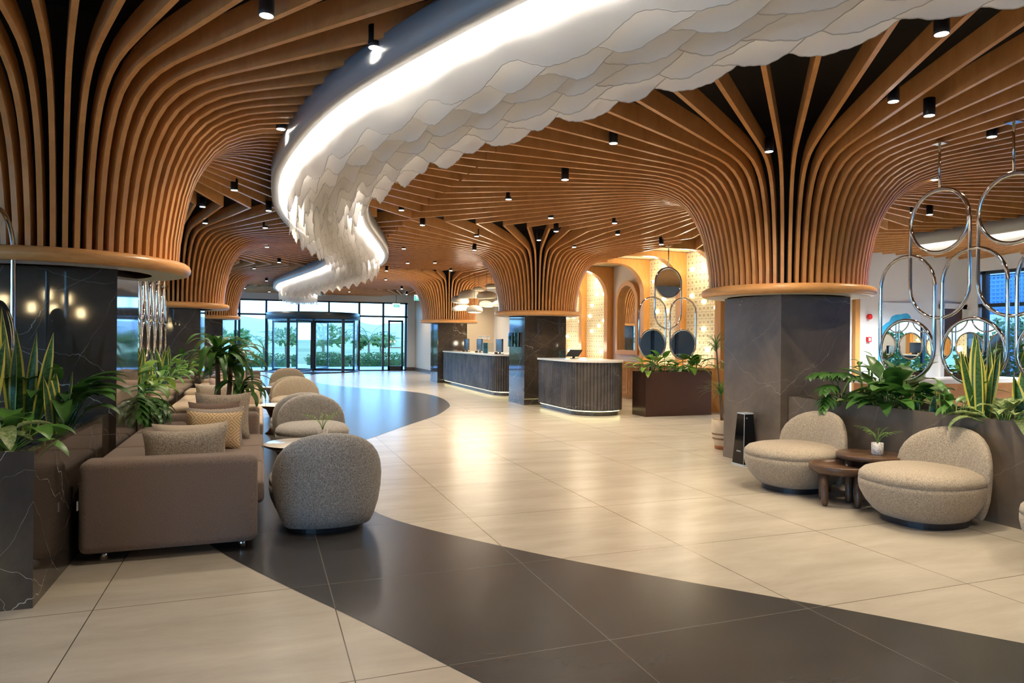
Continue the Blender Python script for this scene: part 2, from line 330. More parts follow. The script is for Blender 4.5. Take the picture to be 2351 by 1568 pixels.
# revolving door
rd=struct(MB().box(2.2-.04,2.2+.04,WB-.04,WB+.04,0,2.3).build('door_1','frame'))
def ringband(cx,cy,r0,r1,z0,z1,n=64,a0=0,a1=2*PI):
    b=MB(); R=[]
    for i in range(n+1):
        a=a0+(a1-a0)*i/n; ca,sa=cos(a),sin(a)
        R.append([(cx+r0*ca,cy+r0*sa,z0),(cx+r1*ca,cy+r1*sa,z0),(cx+r1*ca,cy+r1*sa,z1),(cx+r0*ca,cy+r0*sa,z1)])
    b.quadloft(R,True,True,True,0,False); return b
MB().lathe([(0.01,2.3),(1.98,2.3),(2.02,2.34),(2.02,2.58),(1.97,2.62),(.01,2.62)],64,(2.2,WB,0)).build('canopy','frame',rd)
fl=ringband(2.2,WB,1.90,2.02,0.001,.05); fl.build('floor_ring','frame',rd)
for k,(a0,a1) in enumerate(((-PI,-PI*125/180),(-PI*55/180,0))):
    b=MB(); b.quadloft([[(2.2+1.97*cos(a0+(a1-a0)*i/12),WB+1.97*sin(a0+(a1-a0)*i/12),z) for i in range(13)] for z in (.05,2.3)],False); b.build('curved_pane','glass',rd)
    for a in (a0,a1):
        p=MB(); x,y=2.2+1.97*cos(a),WB+1.97*sin(a); p.box(x-.06,x+.06,y-.06,y+.06,0,2.32); p.build('door_post','frame',rd)
for k in range(4):
    a=PI/4*1.45+k*PI/2; ca,sa=cos(a),sin(a); wg=MB()
    def P(r,z,t): return (2.2+r*ca-t*sa,WB+r*sa+t*ca,z)
    def bar(r0,r1,z0,z1,t=.025): wg.add([P(r0,z0,-t),P(r1,z0,-t),P(r1,z0,t),P(r0,z0,t),P(r0,z1,-t),P(r1,z1,-t),P(r1,z1,t),P(r0,z1,t)],[(0,3,2,1),(4,5,6,7),(0,1,5,4),(2,3,7,6),(1,2,6,5),(3,0,4,7)],0,False)
    bar(.05,.12,.03,2.28);bar(1.82,1.9,.03,2.28);bar(.05,1.9,.03,.13);bar(.05,1.9,2.18,2.28)
    w_=wg.build('door_wing','frame',rd); MB().add([P(.1,.1,0),P(1.85,.1,0),P(1.85,2.2,0),P(.1,2.2,0)],[(0,1,2,3)]).build('wing_pane','glass',w_)
# side door
d=MB(); d.box(5.55,5.63,WB-.02,WB+.08,0,2.34); d.box(6.17,6.25,WB-.02,WB+.08,0,2.34); d.box(5.55,6.25,WB-.02,WB+.08,2.27,2.36); d.box(5.55,6.25,WB-.02,WB+.08,0.01,.22)
d2=struct(d.build('door_2','blackmetal')); MB().box(5.63,6.17,WB-.06,WB-.03,1.05,1.10).build('push_bar','brushed',d2)
# passage door
d=MB(); d.box(14.62,14.74,11.47,11.53,0,2.40); d.box(15.34,15.46,11.47,11.53,0,2.40); d.box(14.62,15.46,11.47,11.53,2.30,2.42)
d3=struct(d.build('door_3','white')); MB().box(14.74,15.34,11.50,11.53,0,2.30).build('door_leaf','darkwood',d3)
MB().lathe([(.001,0),(.035,.0),(.035,.02),(.001,.02)],16,(0,0,0)).build('door_number','black',d3).matrix_local=Matrix.Translation((15.1,11.50,1.95))@Matrix.Rotation(PI/2,4,'X')
MB().box(14.80,14.86,11.44,11.50,1.0,1.22).build('door_handle','chrome',d3)
struct(MB().box(12.05,12.18,11.44,11.53,0,2.6).build('trim_1','arch'))
# ------------------------------------------------------------------ marble columns with slatted trumpet canopies
PROF=[(.925,2.17),(.935,2.35),(.965,2.55),(1.005,2.75),(1.06,2.93),(1.13,3.08),(1.22,3.21),(1.33,3.31),(1.47,3.38),(1.64,3.425),(1.85,3.445),(2.1,3.45)]
DEP=.13; NS=74
def regions(ca,cb):
    a0,a1=(-5.56,2.28) if ca==AL else ((2.28,10.12) if ca==AR else (10.12,15.55))
    k=round((cb-ROWS[0])/DB); b0=ROWS[0]+DB*(k-.5); b1=ROWS[0]+DB*(k+.5)
    if k==3: b1=WB-.02
    if k==-1: b0=-1.32
    def ins(x,y):
        if not(a0<=x<=a1 and y>=b0): return False
        if x<7.82: return y<=b1
        if k<=0 and cb<10:
            if x<9.35: return y<=12.42
            return y<=11.5
        return False
    return ins
def slat_mesh(th,ins,ca,cb,flat_only):
    c,s=cos(th),sin(th); r=1.0
    while ins(ca+r*c,cb+r*s) and r<9: r+=.02
    rend=r-.02
    tx,ty=-s,c; hw=.0185
    if flat_only: path=[(1.0,ZC),(rend,ZC)] if rend>1.1 else None
    else:
        path=[p for p in PROF if p[0]<rend-.1]
        path.append((rend,ZC if rend>2 else path[-1][1]))
    if not path: return None
    rings=[]
    for i,(r,z) in enumerate(path):
        if i==0: d=(path[1][0]-r,path[1][1]-z)
        elif i==len(path)-1: d=(r-path[i-1][0],z-path[i-1][1])
        else: d=(path[i+1][0]-path[i-1][0],path[i+1][1]-path[i-1][1])
        l=math.hypot(*d); nx,nz=-d[1]/l,d[0]/l      # inward / upward normal
        f=min(1,max(0,(r-.95)/1.2)); dep=DEP+.04*f
        r2,z2=r+nx*dep,z+nz*dep
        rings.append([(r*c+tx*hw,r*s+ty*hw,z),(r*c-tx*hw,r*s-ty*hw,z),(r2*c-tx*hw,r2*s-ty*hw,z2),(r2*c+tx*hw,r2*s+ty*hw,z2)])
    b=MB(); b.quadloft(rings,True,True,True,0,False); return b
def tree(ca,cb,label,cl,mmat,column=True):
    ins=regions(ca,cb); root=thing('slatted_canopy' if column else 'ceiling_slat_fan',label,'ceiling slats',(ca,cb,0))
    for i in range(NS):
        b=slat_mesh(2*PI*(i+.5)/NS,ins,ca,cb,not column)
        if b: b.build('slat','slat',root)
    if not column: return
    pr=[(.70,2.055),(.97,2.055),(1.0,2.062),(1.02,2.085),(1.025,2.11),(1.015,2.14),(.99,2.16),(.94,2.17),(.70,2.17)]
    MB().lathe(pr,96).build('base_ring','ring',root)
    MB().lathe([(.70,2.053),(.955,2.053)],72).build('ring_soffit','ringsoffit',root)
    MB().lathe([(.78,2.17),(.80,3.0),(.86,3.4),(1.0,3.97)],48).build('backing_drum','black',root)
    o=thing('marble_column',cl,'column',(ca,cb,0)); MB().box(-HC,HC,-HC,HC,0,2.0549).build('cladding',mmat,o)
    MB().box(-HC-.004,HC+.004,-HC-.004,HC+.004,0,.10).build('plinth',mmat,o)
tree(AR,ROWS[0],'slatted wooden trumpet canopy above the near right column beside the boucle chairs','grey-brown marble column beside the black scent tower and boucle chairs','marble2')
tree(AR,ROWS[1],'slatted wooden trumpet canopy between the two reception desks','dark veined marble column between the two reception desks','marble')
tree(AR,ROWS[2],'farthest wooden trumpet canopy on the reception side','dark veined marble column at the far end of the long reception desk','marble')
tree(AL,ROWS[0],'large slatted wooden trumpet canopy at the upper left, nearest the camera','polished dark marble column at the left behind the snake plants','marble')
tree(AL,ROWS[1],'second slatted trumpet canopy on the left, over the middle marble column','dark marble column in the middle of the left row','marble')
tree(AL,ROWS[2],'third and smallest slatted trumpet canopy on the left, near the entrance glass','dark marble column of the left row nearest the entrance','marble')
tree(14.04,ROWS[0],'flat fan of ceiling slats over the passage and right window','', 'marble',False)
tree(AL,ROWS[0]-DB,'flat fan of ceiling slats along the upper left picture edge','', 'marble',False)
tree(AR,ROWS[0]-DB,'flat fan of ceiling slats at the upper right picture corner','', 'marble',False)
tree(AL,ROWS[0]+3*DB,'flat fan of ceiling slats meeting the entrance wall on the left','', 'marble',False)
tree(AR,ROWS[0]+3*DB,'flat fan of ceiling slats meeting the entrance wall behind the EXIT sign','', 'marble',False)
# ------------------------------------------------------------------ wave chandelier
WC=[(3.9,-1.4),(3.55,0),(3.2,.9),(2.75,1.7),(2.25,2.55),(1.82,3.4),(1.42,4.35),(1.06,5.4),(.84,6.5),(.70,7.9),(.73,9.4),(.92,10.8),(1.22,12.1),(1.56,13.4),(1.87,14.8),(2.05,16.4),(1.98,17.9),(1.76,19.5),(1.43,21.6),(1.12,23.6),(1.05,25.6),(1.2,27.5),(1.52,29.2),(1.75,30.1)]
NW=2000; WP=resample(catmull(WC,40),NW)
WL=sum((WP[i+1]-WP[i]).length for i in range(NW-1)); DS=WL/(NW-1)
def frame_at(i):
    t=(WP[min(i+6,NW-1)]-WP[max(i-6,0)]).normalized(); return WP[i],t,Vector((t.y,-t.x,0))   # right-hand side normal
wv=thing('wave_chandelier','white S-shaped ceiling chandelier of hanging sheer fabric sheets in a metal rim','chandelier',(0,0,0))
def hwid(i): s=i*DS; return .60+.07*min(1,max(0,(s-11)/3))
for side in (-1,1):
    # fascia (brushed) and lip
    F=[];Lp=[];E=[]
    for i in range(0,NW,7):
        p,t,n=frame_at(i); h=hwid(i)
        def q(d,z): return tuple(p+n*side*(h+d)+Vector((0,0,z)))
        F.append([q(0,3.26),q(0,3.475),q(-.015,3.475),q(-.015,3.26)]); Lp.append([q(-.001,3.258),q(-.085,3.258),q(-.085,3.275),q(-.001,3.275)])
        E.append([q(-.035,3.285),q(-.035,3.325),q(-.05,3.325),q(-.05,3.285)])
    MB().quadloft(F,True,True,True).build('rim_fascia','brushed',wv); MB().quadloft(Lp,True,True,True).build('rim_lip','lip',wv); MB().quadloft(E,True,True,True).build('led_strip','led',wv)
S=[[ (frame_at(i)[0]+frame_at(i)[2]*s*(hwid(i)-.01)+Vector((0,0,3.44))) for s in (-1,1)] for i in range(0,NW,7)]
MB().quadloft([[tuple(x) for x in r] for r in S],False).build('top_panel','white',wv)
NSH=9
for k in range(NSH):
    f=(k/(NSH-1))*2-1; b=MB(); top=[];rows=[[] for _ in range(5)]
    ph=k*1.9
    for i in range(0,NW):
        p,t,n=frame_at(i); s=i*DS; off=f*(hwid(i)-.20)
        wob=.006*sin(s*4+ph)+.003*sin(s*13+ph*2)
        lo=2.99-.02*min(1,s/8)-.05*min(1,max(0,(s-16)/6)) -.055*sin(s*2*PI/.83+k*2.55+.5*sin(s*.9+k))-.010*sin(s*2*PI/.41+k*1.3+.6*sin(s))-min(1,max(.3,(s-6)/5))*(.008*sin(s*2*PI/.125+k)+.006*sin(s*2*PI/.061+k))
        for r in range(5):
            u=r/4; z=3.42+(lo-3.42)*u; pos=p+n*(off+wob*u*2.2); rows[r].append((pos.x,pos.y,z))
    b.quadloft(rows,False); b.build('fabric_sheet','sheet',wv)
    MB().tube(rows[4],.0026,4).build('sheet_hem','hem',wv)
# ------------------------------------------------------------------ downlights
DL=[(.013,4.21),(.686,4.58),(.154,6.68),(-.334,9.35),(-.827,11.09),(-.904,12.68),(.087,10.68),(.05,12.8),(3.2,5.96),(3.28,7.27),(3.16,8.87),(1.95,10.23),(2.45,11.05),(2.84,14.6),(4.26,9.97),(4.71,10.79),(5.0,12.28),(3.75,12.27),(4.15,13.74),(6.04,11.06),(5.41,10.01),(7.2,11.45),(6.04,12.91),(3.48,17.35),(3.21,18.9),(4.97,18.7),(4.7,4.11),(5.09,4.11),(4.79,5.64),(6.34,4.48),(3.81,3.0),(8.97,7.49),(4.1,17.0),(.4,17.9),(.1,15.5),(-.2,20.5),(.147,23.9),(2.4,26.6),(3.8,22.5),(4.9,25.5),(2.6,20.5),(3.4,29.0),(-.6,28.0),(.3,30.6),(5.9,29.6),(7.6,8.9),(7.4,5.9),(-3.1,9.0),(-3.4,13.2),(-4.4,5.9),(-3.2,19.5),(.9,1.5),(2.0,-.6),(-1.5,1.6),(5.3,1.9),(7.3,3.0),(7.0,16.2),(7.2,19.6),(12.3,9.4),(12.8,6.6),(7.3,26.6),(8.4,27.4),(8.6,25.2),(7.5,23.2),(8.9,22.4)]  # closing entries, over the reception, are unseen lamps added to brighten its cream wall
dlm=MB(); dlm.lathe([(.001,-.02),(.042,-.02),(.044,0),(.044,.12),(.001,.12)],16)
lens=MB(); lens.lathe([(.001,-.0215),(.038,-.0215)],14)
hm=hl=None
for i,(x,y) in enumerate(DL):
    zz=3.435 if i%3 else 3.37
    t=thing('ceiling_downlight','small black cylinder downlight set between the wooden ceiling slats','downlight',(x,y,zz),0,'ceiling downlights')
    if hm is None: h=dlm.build('housing','blackmetal',t); l=lens.build('lens','lens',t); hm,hl=h,l
    else:
        h=hm.copy(); C.objects.link(h); h.parent=t; l=hl.copy(); C.objects.link(l); l.parent=t
    ld=bpy.data.lights.new('downlight_beam','SPOT'); ld.energy=SPOT*(.6 if (y<5 and x<1.5) else 1.0 if y<14 else 1.3)*(15 if x>10 else 1); ld.color=WARM if x<10 else (.85,.92,1); ld.spot_size=2.2; ld.spot_blend=.8; ld.shadow_soft_size=.04
    lo=bpy.data.objects.new('downlight_beam',ld); C.objects.link(lo); lo.parent=t; lo.location=(0,0,-.04)
def point(name,loc,e,col=WARM,r=.08):
    ld=bpy.data.lights.new(name,'POINT'); ld.energy=e; ld.color=col; ld.shadow_soft_size=r; o=bpy.data.objects.new(name,ld); C.objects.link(o); o.location=loc; return o
#PART2
# ------------------------------------------------------------------ niche with wooden arches and egg-crate panels
RB=[12.42,13.95,15.60,17.60,19.28,20.9]
ribm=None
def rib_pts():
    R=.74; p=[(7.82,3.6),(9.5,3.6),(9.5,.93),(9.30,.93)]; cx,cz=9.30-R,3.47-R
    p+=[(cx+R*cos(a),cz+R*sin(a)) for a in [PI/2*i/14 for i in range(15)]]; p.append((7.82,3.47)); return p
arch_txt=['nearest the right marble column','beside the hanging mirrors','on the entrance side of the hanging mirrors','past the arched mirror window','near the middle column canopy','farthest along the wall']
for k,b0 in enumerate(RB):
    pts=rib_pts(); t=thing('wall_arch','wooden quarter arch rib on the niche wall, '+arch_txt[k],'arch',(0,b0,0))
    b=MB(); n=len(pts); F0=[(x,0,z) for x,z in pts]; F1=[(x,.20,z) for x,z in pts]
    b.add(F0+F1,[tuple(range(n)),tuple(range(2*n-1,n-1,-1))]+[(i,i+n,(i+1)%n+n,(i+1)%n) for i in range(n)],0,False); b.build('rib','arch',t)
struct(MB().box(7.79,7.83,12.40,23.5,3.44,3.98).box(7.79,9.5,12.38,12.42,3.44,3.98).build('trim_2','arch'))
bulbs={0:10,1:10,3:9,4:9}
BM=MB(); BM.lathe([(.001,-.036),(.02,-.030),(.034,-.012),(.036,.004),(.030,.022),(.014,.034),(.001,.036)],14); bulb_me=None
random.seed(11)
for k,nm in ((0,'behind the brown planter box, nearest bay'),(1,'behind the brown planter box, second bay'),(3,'in the bay past the arched mirror'),(4,'in the farthest bay of the niche')):
    y0,y1=RB[k]+.20,RB[k+1]; W=y1-y0
    t=thing('dimpled_wall_panel','cream dimpled tile wall panel with glowing bulbs '+nm,'wall panel',(9.47,y1,0),-PI/2)
    MB().box(0,W,0,.04,.93,3.58).build('tile_field','egg',t)
    used=set()
    for j in range(bulbs[k]):
        for _ in range(50):
            c=(random.randrange(1,int(W/.155)),random.randrange(7,22))
            if all(abs(c[0]-u[0])+abs(c[1]-u[1])>2 for u in used): break
        used.add(c); x,z=(c[0]+.5)*.155,(c[1]+.5)*.155
        if x>W-.05: x-=.155
        if bulb_me is None: o=BM.build('globe_bulb','bulb',t); bulb_me=o
        else: o=bulb_me.copy(); C.objects.link(o); o.parent=t
        o.location=(x,-.03,z)
    point('bay_glow',(9.0,(y0+y1)/2,3.2),10,(1,.90,.70),.1); point('bay_glow',(9.0,(y0+y1)/2,1.3),5,(1,.90,.70),.1)
b=thing('dimpled_ceiling_panel','cream dimpled tile ceiling above the arched reception niche','ceiling panel',(7.84,12.44,3.64))
o=MB().box(0,1.64,0,.03,0,8.6).build('tile_field','egg',b); o.rotation_euler=(-PI/2,0,0)
# arched mirror window
y0,y1=RB[2]+.20,RB[3]; cy=16.62; hw=.60; zb,zt=1.12,3.08
def archpts(hw,zb,zt,n=20): return [(-hw,zb),(hw,zb)]+[(hw*cos(PI*i/n),zt-hw+hw*sin(PI*i/n)*1.0) for i in range(n+1)]
t=thing('arched_mirror','arched mirror window in a wooden frame on the niche wall','mirror',(9.49,cy,0),-PI/2)
O=archpts(hw,zb,zt+.05); I=archpts(hw-.12,zb+.12,zt-.08); fb=MB(); n=len(O)
rings=[[(x,0,z) for x,z in O],[(x,-.14,z) for x,z in O],[(x,-.14,z) for x,z in I],[(x,-.01,z) for x,z in I]]
vs=[p for r in rings for p in r]; fs=[(i*n+j,i*n+(j+1)%n,(i+1)*n+(j+1)%n,(i+1)*n+j) for i in range(3) for j in range(n)]
fb.add(vs,fs,0,False).build('frame','arch',t); MB().add([(x,-.02,z) for x,z in I],[tuple(range(n))],0,False).build('mirror_pane','mirror',t)
# low louvred cabinets
lv=None
for i in range(13):
    y=12.64+i*.64
    t=thing('louvred_cabinet','light wooden louvred cabinet, number %s from the brown planter end of the niche wall'%('one two three four five six seven eight nine ten eleven twelve thirteen'.split()[i]),'cabinet',(9.0,y,0),-PI/2)
    if lv is None:
        body=MB().box(-.64,0,0.02,.46,.08,.88).build('body','cabinet',t)
        pl=MB().box(-.64,0,.05,.46,0,.08).build('plinth','arch',t)
        d=MB().box(-.62,-.56,-.01,.018,.11,.86); d.box(-.08,-.02,-.01,.018,.11,.86); d.box(-.56,-.08,-.01,.018,.11,.17); d.box(-.56,-.08,-.01,.018,.80,.86)
        for q in range(18):
            z=.185+q*.0345; d.add([(-.56,-.008,z),(-.08,-.008,z),(-.08,.014,z+.026),(-.56,.014,z+.026),(-.56,-.004,z-.006),(-.08,-.004,z-.006),(-.08,.018,z+.02),(-.56,.018,z+.02)],[(0,1,2,3),(4,7,6,5),(0,4,5,1),(2,6,7,3)],0,False)
        dr=d.build('door','cabinet',t); kn=MB().lathe([(.001,0),(.014,0),(.014,.02),(.001,.02)],12).build('knob','black',dr); kn.rotation_euler=(PI/2,0,0); kn.location=(-.09,-.01,.80); lv=(body,pl,dr,kn)
    else:
        for q in lv[:3]:
            c=q.copy(); C.objects.link(c); c.parent=t
            if q is lv[2]: e=lv[3].copy(); C.objects.link(e); e.parent=c
tag(MB().box(8.93,9.49,12.40,20.98,.885,.93).build('cabinet_worktop','cabinet'),'long wooden worktop along the louvred cabinets under the arches','worktop')
struct(MB().box(8.98,9.5,12.30,12.42,0,.93).build('trim_3','arch'))
# ------------------------------------------------------------------ reception desks
def offset_loop(P,d):
    out=[];n=len(P)
    for i in range(n):
        t=(P[(i+1)%n]-P[i-1]).normalized(); out.append(P[i]+Vector((t.y,-t.x,0))*d)
    return out
def densify(P,step):
    out=[];n=len(P)
    for i in range(n):
        a,b=P[i],P[(i+1)%n]; m=max(1,int(round((b-a).length/step)))
        out+= [a.lerp(b,j/m) for j in range(m)]
    return out
def desk(label,P):
    P=[Vector((x,y,0)) for x,y in P]; D=densify(P,.0073)
    t=thing('reception_desk',label,'reception desk',(0,0,0))
    s=0;fl=[];n=len(D)
    for i in range(n):
        tn=(D[(i+1)%n]-D[i-1]).normalized(); s+=(D[i]-D[i-1]).length if i else 0
        fl.append(D[i]-Vector((tn.y,-tn.x,0))*.030*(1-abs(sin(PI*s/.072))**.6))
    b=MB(); b.quadloft([[(p.x,p.y,z) for p in fl] for z in (.10,1.06)],True,True,True,0,False); b.build('fluted_front','marble_desk',t)
    top=offset_loop(P,.03); b=MB(); b.quadloft([[(p.x,p.y,z) for p in top] for z in (1.06,1.10)],True,True,True,0,False); b.build('counter_top','quartz',t)
    kk=offset_loop(P,-.07); b=MB(); b.quadloft([[(p.x,p.y,z) for p in kk] for z in (0,.10)],True,True,True,0,False); b.build('toe_kick','marble_desk',t)
    a=offset_loop(P,-.045); b=MB(); b.quadloft([[(p.x,p.y,.085) for p in a],[(p.x,p.y,.098) for p in a]],True); b.build('led_strip','ledwarm',t)
    return t
def arc(cx,cy,r,a0,a1,n=14): return [(cx+r*cos(math.radians(a0+(a1-a0)*i/n)),cy+r*sin(math.radians(a0+(a1-a0)*i/n))) for i in range(n+1)]
desk('curved fluted dark marble check-in desk standing beside the brown planter box',arc(6.42,12.72,.58,180,360)+[(7.0,14.3),(5.84,14.3)])
desk('long fluted dark marble reception desk with three monitors on its pale top',arc(6.35,17.75,.50,180,270,8)+[(6.9,17.25),(6.9,22.9),(5.85,22.9)])
def monitor(x,y,label,wd):
    t=thing('monitor',label,'monitor',(x,y,1.10),-PI/2,)
    join(MB(),rbox(-wd/2,wd/2,-.02,.03,.05,.42,.018)).build('screen_housing','plastic',t); MB().box(-.13,.13,-.07,.09,0,.012).box(-.03,.03,0,.03,.012,.16).build('stand','blackmetal',t)
    MB().box(-.07,.07,-.12,-.075,0,.05).box(.08,.11,-.13,-.10,0,.035).build('card_reader','black',t)
monitor(6.2,21.3,'thin dark monitor farthest along the long reception desk',.50)
monitor(6.2,19.9,'thin dark monitor in the middle of the long reception desk',.50)
monitor(6.2,18.05,'thin dark monitor at the near end of the long reception desk',.52)
t=thing('brochure_stand','clear acrylic brochure stand on the long reception desk','brochure stand',(6.15,18.95,1.10),-PI/2)
MB().box(-.22,.22,-.08,-.075,0,.30).box(-.22,-.215,-.08,.1,0,.30).box(.215,.22,-.08,.1,0,.30).box(-.22,.22,-.08,.1,0,.006).build('holder','glass',t)
MB().box(-.12,.12,-.03,-.02,.01,.24).box(-.2,-.1,.02,.03,.01,.27).build('leaflets','paper',t)
t=thing('tablet','black tablet on a tilted stand on the curved desk','tablet',(6.35,13.55,1.10),-1.0)
o=join(MB(),rbox(-.16,.16,-.012,.012,0,.22,.01)).build('screen','black',t); o.rotation_euler=(-.9,0,0); o.location=(0,-.06,.05); MB().box(-.05,.05,-.06,.12,0,.012).box(-.03,.03,.0,.02,.0,.10).build('stand','blackmetal',t)
tag(MB().box(0,.26,0,.008,0,.19).build('acrylic_screen','glass',None,(6.1,13.75,1.10),-1.2),'small clear acrylic panel standing beside the tablet on the curved desk','panel')
for i in range(2):
    t=thing('leaflet_holder','clear wall holder with leaflets on the middle column, '+('nearer the desk gap' if i else 'farther holder on the left'),'leaflet holder',(5.68,15.62-.42*i,1.33),-PI/2)
    MB().box(-.12,.12,-.06,-.055,0,.34).box(-.12,.12,-.06,-.001,0,.006).box(-.12,-.115,-.06,-.001,0,.34).box(.115,.12,-.06,-.001,0,.34).build('holder','glass',t); MB().box(-.10,.10,-.03,-.02,.01,.33).build('leaflets','paper',t)
for i in range(4):
    t=thing('switch_plate','small beige double switch plate on the cream reception wall','switch',(8.85+i*.135,28.39,1.50),0,'switch plates')
    MB().box(-.06,.06,-.012,.008,0,.16).build('plate','quartz',t); MB().box(-.045,.045,-.016,-.012,.09,.14).build('rocker','brushed',t)
# ------------------------------------------------------------------ planters
def planter(name,label,x0,x1,y0,y1,h,m,th=.05):
    t=thing(name,label,'planter',(0,0,0)); b=MB()
    b.box(x0,x1,y0,y0+th,0,h).box(x0,x1,y1-th,y1,0,h).box(x0,x0+th,y0+th,y1-th,0,h).box(x1-th,x1,y0+th,y1-th,0,h).build('box',m,t)
    MB().box(x0+th,x1-th,y0+th,y1-th,.05,h-.07).build('soil','soil',t); return t
planter('marble_planter','polished dark marble planter at the lower left holding tall snake plants',-2.3,-1.17,4.46,6.45,.865,'marble')
planter('marble_planter','polished dark marble planter running behind the sofas between two left columns',-2.1,-1.17,7.51,14.74,.865,'marble')
planter('marble_planter','long dark planter behind the boucle chairs on the right',5.78,6.66,1.2,6.44,.865,'marble2')
planter('bronze_planter','tall dark brown metal planter box with leafy plants and round mirrors',7.12,8.66,11.84,12.36,.885,'bronze',.02)
# ------------------------------------------------------------------ hanging loop-and-mirror screens
def stadium(w,h,n=10):
    r=w/2; p=[(r*cos(a),h/2-r+r*sin(a)) for a in [PI*i/n for i in range(n+1)]]; p+=[(r*cos(a),-h/2+r+r*sin(a)) for a in [PI+PI*i/n for i in range(n+1)]]; return p
loopM=MB().tube([(x,0,z) for x,z in stadium(.62,1.25,14)],.017,8,True)
ringM=MB().tube([(.30*cos(2*PI*i/40),0,.30*sin(2*PI*i/40)) for i in range(40)],.019,8,True)
discM=MB().quadloft([[(.285*cos(2*PI*i/40),y,.285*sin(2*PI*i/40)) for i in range(40)] for y in (-.006,.006)],True,True,True,0,False)
protoL={}
def addcopy(key,mb,name,m,par,loc):
    if key not in protoL: o=mb.build(name,m,par); protoL[key]=o
    else: o=protoL[key].copy(); C.objects.link(o); o.parent=par
    o.location=loc; o.rotation_euler=(0,0,0); return o
def screen(label,origin,rot,units,pz=.80):
    t=thing('mirror_screen',label,'mirror screen',origin,rot)
    for x,up in units:
        if up:
            addcopy('loop',loopM,'oval_loop','chrome',t,(x,0,2.37)); addcopy('ring',ringM,'mirror_ring','chrome',t,(x,0,2.68)); addcopy('disc',discM,'round_mirror','mirror',t,(x,0,2.68))
            addcopy('rod',MB().tube([(0,0,2.99),(0,0,3.46)],.012,8),'hanging_rod','chrome',t,(x,0,0)); addcopy('cap',MB().box(-.05,.05,-.05,.05,3.43,3.45),'ceiling_plate','chrome',t,(x,0,0))
        else:
            addcopy('loop',loopM,'oval_loop','chrome',t,(x,0.0,1.755)); addcopy('ring',ringM,'mirror_ring','chrome',t,(x,0,1.43)); addcopy('disc',discM,'round_mirror','mirror',t,(x,0,1.43))
            addcopy('post',MB().tube([(0,0,.78),(0,0,1.13)],.012,8),'post','chrome',t,(x,0,0))
screen('chrome loop screen with round mirrors rising from the long right planter',(6.16,5.21,0),-PI/2,[(0,0),(.35,1),(.70,0),(1.05,1),(1.40,0),(1.75,1),(2.10,0),(2.45,1),(2.8,0)])
screen('small chrome loop screen with three round mirrors above the brown planter box',(7.78,12.1,0),0,[(-.36,0),(0,1),(.36,0)])
screen('chrome oval loop with dark mirror at the left picture edge above the snake plants',(-1.72,5.72,0),PI/2,[(0,0)])
screen('row of chrome loops seen edge-on above the planter behind the sofas',(-1.66,8.2,0),PI/2,[(.35*i,i%2) for i in range(18)])
# ------------------------------------------------------------------ sofas
def sofa(x,y,Ln,m,label,fararm=True):
    t=thing('sofa',label,'sofa',(x,y,0)); W=1.10
    join(MB(),rbox(.03,W-.02,.10,Ln-.05,.07,.30,.03)).build('base',m,t)
    join(MB(),rbox(0,W,0,.24,.065,.675,.055,5)).build('arm',m,t)
    if fararm: join(MB(),rbox(0,W,Ln-.24,Ln,.065,.675,.055,5)).build('arm',m,t)
    y0,y1=.235,(Ln-.235 if fararm else Ln); n=3; c=(y1-y0)/n
    for i in range(n):
        join(MB(),rbox(.38,W+.045,y0+c*i+.004,y0+c*(i+1)-.004,.27,.45,.045,4)).build('seat_cushion',m,t)
        join(MB(),rbox(0,.39,y0+c*i+.004,y0+c*(i+1)-.004,.27,.61,.05,4)).build('back_cushion',m,t)
    for fx in (.14,W-.10):
        for fy in (.10,Ln-.12): MB().lathe([(.028,0),(.022,.08)],14,(fx,fy,0),True).build('foot','chrome',t)
    if label.startswith('dark'): MB().box(-.006,.0,.02,.045,.36,.42).build('care_label','paper',t)
    return t
sofa(-1.115,5.16,3.12,'sofa','dark taupe fabric sofa in the foreground, its flat arm facing the camera')
sofa(-1.11,8.85,3.0,'sofa_light','sand-coloured sofa behind the potted dracaena',True)
sofa(-1.11,12.0,2.9,'sofa_light','second sand-coloured sofa, farther along the planter')
sofa(-1.11,15.9,2.6,'sofa','farthest taupe sofa, beside the middle left column')
def pillow(x,y,z,W,H,T,m,label,rot=0,lean=.15,roll=0):
    n=14; b=MB(); g=[]
    for s in (-1,1):
        rows=[]
        for j in range(n+1):
            v=-1+2*j/n; row=[]
            for i in range(n+1):
                u=-1+2*i/n; th=T/2*((1-abs(u)**3.2)*(1-abs(v)**3.2))**.62
                X=W/2*u*(1-.10*(1-v*v)*abs(u)**2); Z=H/2*v*(1-.13*(1-u*u)*abs(v)**2)
                row.append((X,s*th,Z+H/2))
            rows.append(row)
        b.quadloft(rows if s<0 else rows[::-1],False)
    o=b.build('throw_pillow',m,None,(x,y,z)); o.rotation_euler=(-lean,roll,rot); tag(o,label,'pillow',None); return o
pillow(-.53,5.72,.44,.60,.37,.17,'pil_grey','speckled grey wool pillow right behind the near sofa arm',.10,.10)
pillow(-.52,6.02,.44,.56,.38,.10,'pil_cream','cream dotted pillow peeking out behind the front grey one',.08,.12)
pillow(-.51,6.16,.44,.52,.36,.08,'pil_brown','thin brown pillow behind the cream dotted pillow',.06,.12)
pillow(-.42,7.02,.44,.50,.37,.14,'pil_gold','gold diamond patterned pillow standing on the dark sofa',-.05,.16,.04)
pillow(-.41,7.20,.44,.52,.39,.10,'pil_bw','black and white zigzag pillow behind the gold patterned one',.02,.16)
pillow(-.43,7.36,.44,.48,.43,.10,'pil_brown','plain brown pillow between the zigzag and the tall grey pillow',0,.14)
pillow(-.37,7.66,.44,.55,.50,.15,'pil_grey','tall speckled grey pillow leaning on the far arm of the dark sofa',-.06,.20)
